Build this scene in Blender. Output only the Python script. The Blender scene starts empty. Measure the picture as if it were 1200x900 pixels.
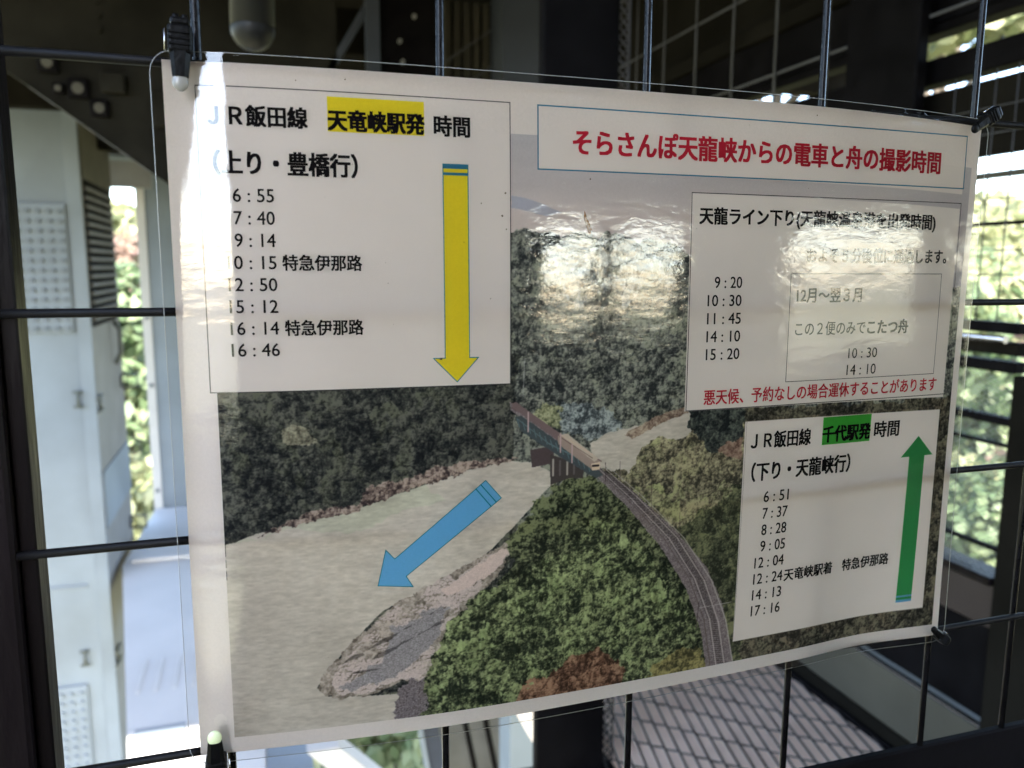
import bpy, bmesh, math, random
import numpy as np
from mathutils import Vector, Matrix

random.seed(4)
SC = bpy.context.scene
COL = SC.collection
R = math.radians

# ---------------------------------------------------------------- camera
cam_d = bpy.data.cameras.new("camera"); cam = bpy.data.objects.new("camera", cam_d); COL.objects.link(cam)
cam_d.sensor_width = 36.0
cam_d.lens = 933.24/1200*36.0
cam_d.clip_start = 0.02; cam_d.clip_end = 4000
ROT = np.array([[0.95395733, 0.00429284, 0.29991161], [0.03962516, 0.98932991, -0.14020047], [-0.29731339, 0.14562931, 0.94360842]])
right, up, back = ROT[0], ROT[1], ROT[2]
def w(v): return (v[0], -v[2], v[1])
cam.matrix_world = Matrix((
    (w(right)[0], w(up)[0], w(back)[0], 0.02053), (w(right)[1], w(up)[1], w(back)[1], -0.35922),
    (w(right)[2], w(up)[2], w(back)[2], 1.51933), (0, 0, 0, 1)))
cam_d.dof.use_dof = True
cam_d.dof.focus_distance = 0.40
cam_d.dof.aperture_fstop = 10.5               # a phone's 2.6 mm lens opening
SC.camera = cam

# ---------------------------------------------------------------- sky, sun, exposure
world = bpy.data.worlds.new("World"); SC.world = world; world.use_nodes = True
SUN_EL, SUN_AZ = R(44), R(183)                # azimuth clockwise from +Y: high sun behind the photographer, kept off the walkway by the deck
nt = world.node_tree; bg = nt.nodes["Background"]
sky = nt.nodes.new("ShaderNodeTexSky"); sky.sky_type = 'NISHITA'; sky.sun_disc = False
sky.sun_elevation = SUN_EL; sky.sun_rotation = SUN_AZ
sky.dust_density = 1.6; sky.air_density = 1.0; sky.ozone_density = 1.0; sky.altitude = 300
nt.links.new(sky.outputs[0], bg.inputs[0]); bg.inputs[1].default_value = 0.15
sun_d = bpy.data.lights.new("sun", 'SUN'); sun_d.energy = 4.0; sun_d.angle = R(0.5); sun_d.color = (1, .95, .86)
sun = bpy.data.objects.new("sun", sun_d); COL.objects.link(sun)
sdir = Vector((math.sin(SUN_AZ)*math.cos(SUN_EL), math.cos(SUN_AZ)*math.cos(SUN_EL), math.sin(SUN_EL)))
sun.rotation_euler = sdir.to_track_quat('Z', 'Y').to_euler()
SC.view_settings.view_transform = 'Standard'; SC.view_settings.look = 'None'
SC.view_settings.exposure = 3.42; SC.view_settings.gamma = 1.0
SC.cycles.max_bounces = 8; SC.cycles.diffuse_bounces = 4; SC.cycles.glossy_bounces = 4
SC.cycles.transparent_max_bounces = 16; SC.cycles.sample_clamp_indirect = 6
SC.cycles.use_denoising = True

# ---------------------------------------------------------------- materials
def mat(name, color, rough=.6, metal=0, noise=0.0, nscale=20, bump=0.0, bscale=60, color2=None, spec=.5, coat=0, stretch=(1, 1, 1)):
    m = bpy.data.materials.new(name); m.use_nodes = True
    n = m.node_tree; b = n.nodes["Principled BSDF"]
    b.inputs["Base Color"].default_value = (*color, 1); b.inputs["Roughness"].default_value = rough
    b.inputs["Metallic"].default_value = metal; b.inputs["Specular IOR Level"].default_value = spec
    b.inputs["Coat Weight"].default_value = coat
    tc = n.nodes.new("ShaderNodeTexCoord"); mp = n.nodes.new("ShaderNodeMapping"); mp.inputs["Scale"].default_value = stretch
    n.links.new(tc.outputs["Object"], mp.inputs[0])
    if noise or color2:
        t = n.nodes.new("ShaderNodeTexNoise"); t.inputs["Scale"].default_value = nscale; t.inputs["Detail"].default_value = 6
        r = n.nodes.new("ShaderNodeValToRGB"); c2 = color2 or tuple(min(1, c*(1+noise)) for c in color)
        c1 = color if color2 else tuple(c*(1-noise) for c in color)
        r.color_ramp.elements[0].position = .35; r.color_ramp.elements[1].position = .65
        r.color_ramp.elements[0].color = (*c1, 1); r.color_ramp.elements[1].color = (*c2, 1)
        n.links.new(mp.outputs[0], t.inputs["Vector"]); n.links.new(t.outputs["Fac"], r.inputs[0]); n.links.new(r.outputs[0], b.inputs["Base Color"])
    if bump:
        t = n.nodes.new("ShaderNodeTexNoise"); t.inputs["Scale"].default_value = bscale; t.inputs["Detail"].default_value = 5
        bp = n.nodes.new("ShaderNodeBump"); bp.inputs["Strength"].default_value = bump; bp.inputs["Distance"].default_value = .01
        n.links.new(mp.outputs[0], t.inputs["Vector"]); n.links.new(t.outputs["Fac"], bp.inputs["Height"]); n.links.new(bp.outputs[0], b.inputs["Normal"])
    return m

M = {}
M['black_coat'] = mat("black plastic coated wire", (.005, .0045, .005), .22, noise=.3, nscale=90, bump=.05, bscale=200, spec=.16)
M['black_matt'] = mat("dull black coated wire", (.006, .0055, .006), .45, noise=.3, nscale=90, bump=.05, bscale=200, spec=.08)
M['frame_dark'] = mat("dark brown painted frame", (.006, .0042, .0048), .4, noise=.45, nscale=9, bump=.12, bscale=35, stretch=(3, 3, .6), spec=.06)
M['clip'] = mat("black clip plastic", (.002, .002, .0023), .4, bump=.1, bscale=300, spec=.1)
M['clip_tip'] = mat("frosted clip tip", (.55, .60, .36), .3)
M['clip_tip_grey'] = mat("grey clip tip", (.22, .21, .19), .25)
M['steel_wire'] = mat("steel pin", (.6, .6, .62), .2, metal=1)
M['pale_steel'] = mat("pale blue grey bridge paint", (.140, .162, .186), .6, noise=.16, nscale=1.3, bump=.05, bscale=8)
M['pale_bolt'] = mat("grey bolt heads", (.09, .105, .12), .6)
M['beige_steel'] = mat("weathered beige paint", (.14, .135, .13), .6, noise=.12, nscale=3)
M['white_steel'] = mat("white girder paint", (.42, .40, .385), .6, noise=.05, nscale=2)
M['dark_bracket'] = mat("dark olive bracket steel", (.06, .065, .055), .5)
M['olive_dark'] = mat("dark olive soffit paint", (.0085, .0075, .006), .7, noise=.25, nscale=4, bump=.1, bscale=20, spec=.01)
M['brace_brown'] = mat('dark brown grey brace paint', (.014, .013, .011), .7, noise=.3, nscale=5, bump=.1, bscale=20, spec=.02)
M['olive_mid'] = mat("olive grey beam paint", (.055, .050, .038), .55, noise=.14, nscale=5, bump=.06, bscale=14, spec=.2)
M['black_steel'] = mat("black painted steel", (.0045, .004, .0045), .55, noise=.3, nscale=10, bump=.1, bscale=50, spec=.02)
M['slate'] = mat("blue grey post paint", (.034, .038, .05), .6, noise=.1, nscale=4, spec=.15)  # on the upper post this also carries the deck's shade
M['concrete'] = mat('pale bounce soffit', (.50, .48, .46), .85, noise=.08, nscale=3, bump=.1, bscale=20)  # unseen surface, made pale to throw light onto the poster
M['brown_panel'] = mat("dark brown kick panel", (.028, .020, .018), .5, noise=.2, nscale=6, spec=.15)
M['rail'] = mat("brushed handrail steel", (.45, .45, .47), .25, metal=1)
M['slab'] = mat("pinkish concrete slab", (.95, .72, .57), .85, noise=.07, nscale=12, bump=.15, bscale=90)
M['grate'] = mat("dark expanded metal", (.018, .014, .014), .5)
M['mesh_grey'] = mat("grey fine mesh", (.16, .16, .15), .5, metal=.3)
M['wire_grey'] = mat("grey coated wall wire", (.06, .058, .062), .5, spec=.2)
M['trunk'] = mat("bark", (.07, .055, .04), .9, noise=.3, nscale=6)
M['louvre'] = mat("weathered brown louvre paint", (.07, .066, .062), .5, noise=.2, nscale=5)
def leaf_mat(name, c1, c2, c3):
    m = bpy.data.materials.new(name); m.use_nodes = True; n = m.node_tree; b = n.nodes["Principled BSDF"]
    b.inputs["Roughness"].default_value = .6
    tc = n.nodes.new("ShaderNodeTexCoord"); t = n.nodes.new("ShaderNodeTexNoise"); t.inputs["Scale"].default_value = .35; t.inputs["Detail"].default_value = 8
    g = n.nodes.new("ShaderNodeNewGeometry"); ad = n.nodes.new("ShaderNodeMath"); ad.operation = 'MULTIPLY_ADD'; ad.inputs[1].default_value = .45; 
    n.links.new(g.outputs["Random Per Island"], ad.inputs[0]); n.links.new(t.outputs["Fac"], ad.inputs[2])
    r = n.nodes.new("ShaderNodeValToRGB"); r.color_ramp.elements[0].position = .45; r.color_ramp.elements[0].color = (*c1, 1)
    r.color_ramp.elements[1].position = .98; r.color_ramp.elements[1].color = (*c3, 1); e = r.color_ramp.elements.new(.72); e.color = (*c2, 1)
    n.links.new(tc.outputs["Object"], t.inputs["Vector"]); n.links.new(ad.outputs[0], r.inputs[0]); n.links.new(r.outputs[0], b.inputs["Base Color"])
    tr = n.nodes.new("ShaderNodeBsdfTranslucent"); mx = n.nodes.new("ShaderNodeMixShader"); mx.inputs[0].default_value = .45
    n.links.new(r.outputs[0], tr.inputs[0]); n.links.new(b.outputs[0], mx.inputs[1]); n.links.new(tr.outputs[0], mx.inputs[2])
    n.links.new(mx.outputs[0], n.nodes["Material Output"].inputs[0])
    return m
M['leaf_yellow'] = leaf_mat("yellow green leaves", (.08, .10, .04), (.23, .24, .12), (.37, .36, .20))
M['leaf_green'] = leaf_mat("mid green leaves", (.05, .085, .03), (.10, .14, .065), (.17, .20, .10))
M['leaf_red'] = leaf_mat("reddish autumn leaves", (.10, .06, .05), (.18, .12, .09), (.24, .18, .13))

def sheet_mat(name, color, color_tex=None, translucent=.30, rough=.7):
    """paper: diffuse with some light coming through from behind"""
    m = bpy.data.materials.new(name); m.use_nodes = True; n = m.node_tree; n.nodes.clear()
    o = n.nodes.new("ShaderNodeOutputMaterial"); d = n.nodes.new("ShaderNodeBsdfDiffuse"); t = n.nodes.new("ShaderNodeBsdfTranslucent")
    mx = n.nodes.new("ShaderNodeMixShader"); mx.inputs[0].default_value = translucent
    n.links.new(d.outputs[0], mx.inputs[1]); n.links.new(t.outputs[0], mx.inputs[2]); n.links.new(mx.outputs[0], o.inputs[0])
    if color_tex is not None:
        it = n.nodes.new("ShaderNodeTexImage"); it.image = color_tex; it.interpolation = 'Cubic'; it.extension = 'EXTEND'
        n.links.new(it.outputs[0], d.inputs[0]); n.links.new(it.outputs[0], t.inputs[0])
    else:
        tc = n.nodes.new("ShaderNodeTexCoord"); ns = n.nodes.new("ShaderNodeTexNoise"); ns.inputs["Scale"].default_value = 900; ns.inputs["Detail"].default_value = 3
        ns2 = n.nodes.new("ShaderNodeTexNoise"); ns2.inputs["Scale"].default_value = 14; ns2.inputs["Detail"].default_value = 4
        ad = n.nodes.new("ShaderNodeMath"); ad.operation = 'ADD'; n.links.new(ns.outputs["Fac"], ad.inputs[0]); n.links.new(ns2.outputs["Fac"], ad.inputs[1])
        r = n.nodes.new("ShaderNodeMapRange"); r.inputs[1].default_value = .6; r.inputs[2].default_value = 1.4; r.inputs[3].default_value = .94; r.inputs[4].default_value = 1.04
        n.links.new(tc.outputs["Object"], ns.inputs["Vector"]); n.links.new(tc.outputs["Object"], ns2.inputs["Vector"]); n.links.new(ad.outputs[0], r.inputs[0])
        mc = n.nodes.new("ShaderNodeVectorMath"); mc.operation = 'SCALE'; mc.inputs[0].default_value = color; n.links.new(r.outputs[0], mc.inputs["Scale"])
        n.links.new(mc.outputs[0], d.inputs[0]); n.links.new(mc.outputs[0], t.inputs[0])
    return m
M['paper'] = sheet_mat("white copier paper", (.83, .745, .725))
for k, c in dict(ink=(.014, .012, .014), red_ink=(.62, .03, .06), line_ink=(.06, .055, .06), blue_line=(.05, .22, .36), yellow=(.88, .74, .045),
                 green=(.075, .46, .17), green_hl=(.10, .62, .10), blue=(.20, .55, .85), teal_line=(.01, .25, .33), rust=(.28, .11, .02), speck=(.16, .12, .08)).items():
    M[k] = sheet_mat(k.replace('_', ' ')+" print", c, translucent=.02)

def film_mat():
    """clear laminating film: mostly transparent, a wrinkled glossy skin"""
    m = bpy.data.materials.new("clear laminating film"); m.use_nodes = True; n = m.node_tree; n.nodes.clear()
    o = n.nodes.new("ShaderNodeOutputMaterial"); tr = n.nodes.new("ShaderNodeBsdfTransparent"); tr.inputs[0].default_value = (.985, .98, .965, 1)
    gl = n.nodes.new("ShaderNodeBsdfGlossy"); gl.inputs["Roughness"].default_value = .012
    fr = n.nodes.new("ShaderNodeFresnel"); fr.inputs["IOR"].default_value = FILM_IOR
    mx = n.nodes.new("ShaderNodeMixShader")
    tc = n.nodes.new("ShaderNodeTexCoord"); mp = n.nodes.new("ShaderNodeMapping"); mp.inputs["Scale"].default_value = (1, 1, 2.0)
    wp = n.nodes.new("ShaderNodeTexNoise"); wp.inputs["Scale"].default_value = 190; wp.inputs["Detail"].default_value = 3.5; wp.inputs["Roughness"].default_value = .6; wp.inputs["Distortion"].default_value = 1.2
    lo = n.nodes.new("ShaderNodeTexNoise"); lo.inputs["Scale"].default_value = 40; lo.inputs["Detail"].default_value = 2
    n.links.new(tc.outputs["Object"], mp.inputs[0]); n.links.new(mp.outputs[0], wp.inputs["Vector"]); n.links.new(mp.outputs[0], lo.inputs["Vector"])
    b1 = n.nodes.new("ShaderNodeBump"); b1.inputs["Distance"].default_value = .00005; b1.inputs["Strength"].default_value = 1
    b2 = n.nodes.new("ShaderNodeBump"); b2.inputs["Distance"].default_value = .0003; b2.inputs["Strength"].default_value = 1
    n.links.new(wp.outputs["Fac"], b1.inputs["Height"]); n.links.new(lo.outputs["Fac"], b2.inputs["Height"]); n.links.new(b2.outputs[0], b1.inputs["Normal"])
    n.links.new(b1.outputs[0], gl.inputs["Normal"]); n.links.new(b1.outputs[0], fr.inputs["Normal"])
    n.links.new(fr.outputs[0], mx.inputs[0]); n.links.new(tr.outputs[0], mx.inputs[1]); n.links.new(gl.outputs[0], mx.inputs[2]); n.links.new(mx.outputs[0], o.inputs[0])
    return m
FILM_IOR = 1.8
M['film'] = film_mat()
M['film_rim'] = mat("milky film rim", (.30, .30, .29), .2)

# ---------------------------------------------------------------- helpers
def link(name, me, m=None, parent=None, kind=None):
    o = bpy.data.objects.new(name, me); COL.objects.link(o)
    if m is not None and not me.materials: me.materials.append(m)
    if parent is not None: o.parent = parent
    if kind: o['kind'] = kind
    return o
def thing(name, label, cat, loc=(0, 0, 0), group=None):
    o = bpy.data.objects.new(name, None); COL.objects.link(o); o.location = loc; o.empty_display_size = .05
    o['label'] = label; o['category'] = cat
    if group: o['group'] = group
    bpy.context.view_layer.update() if False else None
    return o
def put_in(child, parent):
    """parent while keeping world coordinates (parents here carry only a location)"""
    child.parent = parent; child.location = Vector(child.location)-Vector(parent.location) if parent.parent is None else Vector(child.location)
    return child
def mesh_of(verts, faces, name="mesh"):
    me = bpy.data.meshes.new(name); me.from_pydata([tuple(v) for v in verts], [], [tuple(f) for f in faces]); me.update(); return me
def box_mesh(x0, x1, y0, y1, z0, z1, bevel=0.0, seg=1):
    bm = bmesh.new(); bmesh.ops.create_cube(bm, size=1)
    for v in bm.verts: v.co = Vector(((x0+x1)/2+v.co.x*(x1-x0), (y0+y1)/2+v.co.y*(y1-y0), (z0+z1)/2+v.co.z*(z1-z0)))
    if bevel: bmesh.ops.bevel(bm, geom=list(bm.edges), offset=bevel, segments=seg, affect='EDGES', profile=.5)
    me = bpy.data.meshes.new("box"); bm.to_mesh(me); bm.free(); return me
def box(name, m, parent, x0, x1, y0, y1, z0, z1, bevel=0.0):
    cx, cy, cz = (x0+x1)/2, (y0+y1)/2, (z0+z1)/2
    me = box_mesh(x0-cx, x1-cx, y0-cy, y1-cy, z0-cz, z1-cz, bevel)
    o = link(name, me, M[m]); o.location = (cx, cy, cz)
    if parent is not None: put_in(o, parent)
    return o
def tube_mesh(pts, r, seg=12, caps=True):
    pts = [Vector(p) for p in pts]; vs = []; fs = []
    for i, p in enumerate(pts):
        d = (pts[min(i+1, len(pts)-1)]-pts[max(i-1, 0)]).normalized()
        a = d.orthogonal().normalized() if i == 0 else (a-d*a.dot(d)).normalized()
        b = d.cross(a); rr = r[i] if isinstance(r, (list, tuple)) else r
        for k in range(seg):
            t = 2*math.pi*k/seg; vs.append(p+a*(rr*math.cos(t))+b*(rr*math.sin(t)))
    for i in range(len(pts)-1):
        for k in range(seg):
            fs.append((i*seg+k, i*seg+(k+1) % seg, (i+1)*seg+(k+1) % seg, (i+1)*seg+k))
    if caps: fs.append(tuple(range(seg))[::-1]); fs.append(tuple((len(pts)-1)*seg+k for k in range(seg)))
    me = mesh_of(vs, fs, "tube")
    for p in me.polygons: p.use_smooth = len(p.vertices) == 4
    return me
def tube(name, m, parent, pts, r, seg=12):
    c = sum((Vector(p) for p in pts), Vector())/len(pts)
    o = link(name, tube_mesh([Vector(p)-c for p in pts], r, seg), M[m]); o.location = c
    if parent is not None: put_in(o, parent)
    return o
def prism(name, m, parent, poly, y0, y1, bevel=0.0):
    """polygon in X,Z extruded along Y"""
    cx = sum(p[0] for p in poly)/len(poly); cz = sum(p[1] for p in poly)/len(poly); cy = (y0+y1)/2
    n = len(poly); vs = [(x-cx, y0-cy, z-cz) for x, z in poly]+[(x-cx, y1-cy, z-cz) for x, z in poly]
    fs = [tuple(range(n)), tuple(range(2*n-1, n-1, -1))]+[(i, i+n, (i+1) % n+n, (i+1) % n) for i in range(n)]
    bm = bmesh.new(); bv = [bm.verts.new(v) for v in vs]
    for f in fs: bm.faces.new([bv[i] for i in f])
    bmesh.ops.recalc_face_normals(bm, faces=bm.faces)
    if bevel: bmesh.ops.bevel(bm, geom=list(bm.edges), offset=bevel, segments=2, affect='EDGES')
    me = bpy.data.meshes.new("prism"); bm.to_mesh(me); bm.free()
    o = link(name, me, M[m]); o.location = (cx, cy, cz)
    if parent is not None: put_in(o, parent)
    return o
ART = {
 'skyline': [(129.4,-65.2),(135.1,-63.6),(141.6,-65.0),(148.6,-64.1),(154.8,-66.7),(164.1,-63.9),(171.8,-66.9),(181.3,-63.6),(191.5,-68.6),(200.5,-67.2),(212.0,-69.1),(220.5,-74.3),(222.5,-77.2),(386.3,-92.6),(397.9,-87.9),(408.1,-83.1)],
 'river': [(1.6,-201.8),(14.6,-197.3),(32.8,-193.1),(51.3,-190.3),(66.5,-185.8),(81.9,-181.3),(97.6,-176.7),(113.7,-172.9),(130.2,-170.7),(139.4,-172.1),(147.1,-175.2),(155.9,-180.8),(147.2,-186.5),(130.3,-204.0),(113.6,-219.2),(89.2,-229.3),(69.3,-237.7),(57.5,-249.0),(43.7,-264.3),(38.5,-272.2),(43.3,-277.4),(64.6,-279.6),(76.5,-279.9),(73.2,-289.4),(80.4,-295.7),(91.4,-295.1),(88.5,-302.7),(40.7,-304.7),(0.0,-301.5)],
 'river2': [(169.7,-164.9),(177.6,-160.4),(191.3,-157.8),(205.2,-156.0),(219.4,-152.5),(226.2,-151.2),(225.7,-163.4),(215.2,-167.0),(203.4,-172.3),(195.7,-180.4),(189.6,-181.7),(180.4,-181.0),(173.5,-175.8)],
 'bank': [(14.6,-198.5),(36.6,-188.6),(58.9,-185.3),(62.9,-178.4),(82.0,-175.7),(93.7,-171.6),(113.7,-169.7),(134.3,-168.9),(130.2,-171.1),(113.7,-173.3),(97.6,-177.1),(81.9,-181.7),(66.5,-186.2),(51.3,-190.7),(32.8,-193.5)],
 'bar': [(38.5,-272.6),(41.8,-266.2),(54.4,-250.8),(59.4,-248.0),(73.3,-236.0),(91.2,-227.0),(107.4,-219.4),(121.9,-213.7),(130.3,-209.0),(129.5,-216.6),(122.0,-228.6),(111.9,-236.0),(107.3,-241.9),(97.0,-253.5),(92.9,-265.9),(87.9,-275.3),(80.6,-273.0),(64.7,-278.3),(49.1,-279.4),(42.2,-277.3)],
 'gravel': [(47.2,-276.2),(57.0,-270.1),(70.9,-256.8),(73.0,-248.6),(89.0,-239.8),(100.4,-236.8),(97.0,-249.2),(90.9,-257.1),(76.7,-268.2),(60.8,-274.8)],
 'gravel2': [(73.2,-290.8),(75.8,-279.7),(82.7,-273.3),(90.8,-272.2),(90.6,-296.3),(78.3,-295.9)],
 'sand': [(96.0,-230.9),(105.4,-224.7),(126.1,-212.9),(130.4,-215.0),(119.9,-226.2),(107.4,-231.2),(99.2,-233.3)],
 'midgreen': [(88.5,-296.0),(89.5,-276.4),(93.7,-259.6),(101.2,-245.4),(113.6,-236.2),(126.2,-228.2),(132.5,-216.9),(125.3,-211.9),(134.5,-202.3),(143.0,-190.3),(153.7,-182.8),(169.1,-181.0),(179.2,-185.2),(192.5,-196.8),(204.9,-211.4),(220.8,-233.8),(233.6,-252.0),(239.2,-272.2),(243.2,-297.7),(131.1,-298.6),(96.8,-300.4)],
 'lightgreen': [(88.5,-296.0),(89.5,-276.4),(93.7,-259.6),(101.2,-245.4),(117.8,-232.4),(134.7,-227.9),(147.7,-220.7),(158.6,-215.3),(174.1,-202.9),(184.4,-205.7),(193.1,-214.6),(203.1,-224.7),(218.9,-245.2),(231.4,-266.1),(234.3,-286.1),(201.5,-295.0),(131.1,-298.6),(96.8,-300.4)],
 'redbush': [(127.6,-296.6),(136.3,-285.8),(153.2,-279.4),(163.2,-273.2),(176.2,-270.7),(185.9,-275.5),(192.2,-286.1),(187.9,-298.3)],
 'yellowbush': [(201.6,-296.5),(208.6,-286.5),(221.0,-281.4),(233.8,-278.7),(241.3,-287.4),(244.3,-297.9)],
 'rightwood': [(173.5,-177.0),(191.9,-180.2),(197.2,-168.9),(207.9,-164.0),(220.1,-168.3),(227.0,-159.9),(234.0,-150.7),(256.6,-148.4),(257.5,-161.8),(259.2,-280.5),(252.1,-274.3),(248.4,-254.1),(230.6,-228.0),(212.1,-207.6),(192.3,-191.5),(179.0,-180.9)],
 'darktree': [(224.2,-151.1),(256.6,-148.4),(256.2,-166.2),(245.1,-170.0),(239.2,-174.0),(229.8,-166.7),(223.6,-159.7)],
 'redslope': [(239.0,-169.6),(247.3,-164.8),(256.2,-166.2),(256.0,-179.8),(245.4,-175.4)],
 'track': [(129.3,-142.3),(131.8,-144.0),(151.2,-157.6),(173.5,-175.8),(192.2,-188.9),(217.2,-211.7),(238.8,-236.0),(249.9,-259.2),(256.3,-285.0),(259.6,-298.3),(242.0,-296.5),(237.0,-271.8),(226.6,-246.2),(210.2,-221.0),(190.1,-197.4),(173.6,-181.3),(155.6,-165.7),(130.1,-146.4)],
 'railA': [(175.3,-178.0),(192.4,-193.7),(215.0,-217.0),(231.4,-241.2),(241.8,-265.3),(248.6,-297.7)],
 'railB': [(178.0,-177.4),(196.1,-193.6),(219.9,-217.5),(237.2,-242.9),(247.3,-267.6),(254.1,-298.8)],
 'girder': [(131.8,-149.7),(135.1,-149.4),(173.5,-177.0),(177.2,-180.7),(173.6,-182.2),(151.3,-168.0),(135.1,-156.7)],
 'pier1': [(139.5,-166.0),(151.5,-164.5),(151.5,-173.0),(140.5,-174.5)],
 'pier2': [(149.6,-168.7),(167.2,-175.3),(166.5,-181.6),(159.4,-181.1),(149.8,-183.7)],
 'trainred': [(130.5,-143.2),(132.6,-142.8),(154.7,-159.0),(153.4,-162.3),(130.5,-145.2)],
 'trainbody': [(153.4,-159.8),(156.9,-159.2),(175.2,-173.8),(174.9,-178.4),(170.8,-177.3),(153.5,-163.9)],
 'trainroof': [(154.3,-159.4),(158.2,-159.2),(174.8,-172.5),(172.6,-174.0)],
 'trainfront': [(170.8,-174.7),(175.3,-174.2),(175.3,-178.0),(171.3,-178.2)],
 'glare_patch1': [(146.5,-75.7),(151.5,-69.5),(155.7,-72.5),(159.9,-75.6),(167.6,-75.5),(173.5,-69.6),(179.6,-71.5),(179.8,-85.4),(178.2,-93.4),(172.1,-96.2),(163.5,-100.1),(154.9,-93.3),(147.4,-87.4)],
 'glare_patch2': [(184.1,-75.4),(191.6,-71.4),(197.7,-83.4),(194.2,-93.5),(187.6,-99.5),(184.3,-91.4)],
 'glare_patch3': [(198.3,-72.1),(206.5,-71.2),(212.0,-67.9),(211.2,-75.2),(213.4,-87.5),(210.4,-97.7),(206.1,-91.5),(202.2,-83.4)],
 'slope': [(146.9,-151.2),(155.4,-143.4),(172.9,-146.3),(184.3,-153.2),(188.9,-157.7),(175.4,-161.9),(168.8,-164.0),(157.7,-158.0)],
 'slopeg': [(138.4,-146.7),(146.8,-143.1),(155.4,-147.5),(155.5,-155.8),(146.9,-153.3)],
 'lightree': [(27.1,-151.7),(32.6,-148.1),(38.5,-152.1),(42.0,-157.9),(34.0,-158.4),(27.6,-156.6)],
 'gantryA': [(233.7,-268.9),(234.8,-254.5)],
 'gantryB': [(235.0,-257.9),(255.1,-257.5)],
 'pole1': [(178.7,-184.7),(178.4,-174.8)],
 'pole2': [(186.5,-186.2),(186.2,-174.6)],
 'pole3': [(135.9,-140.6),(136.7,-122.6)],
 'pole4': [(204.5,-200.1),(203.9,-186.8)],
 'pole5': [(221.6,-220.0),(220.7,-203.9)],
 'cloud': [(129.5,-49.3),(136.3,-49.9),(146.5,-53.4),(154.8,-56.3),(146.5,-58.0),(135.1,-55.2),(129.5,-54.6)],
}
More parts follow.
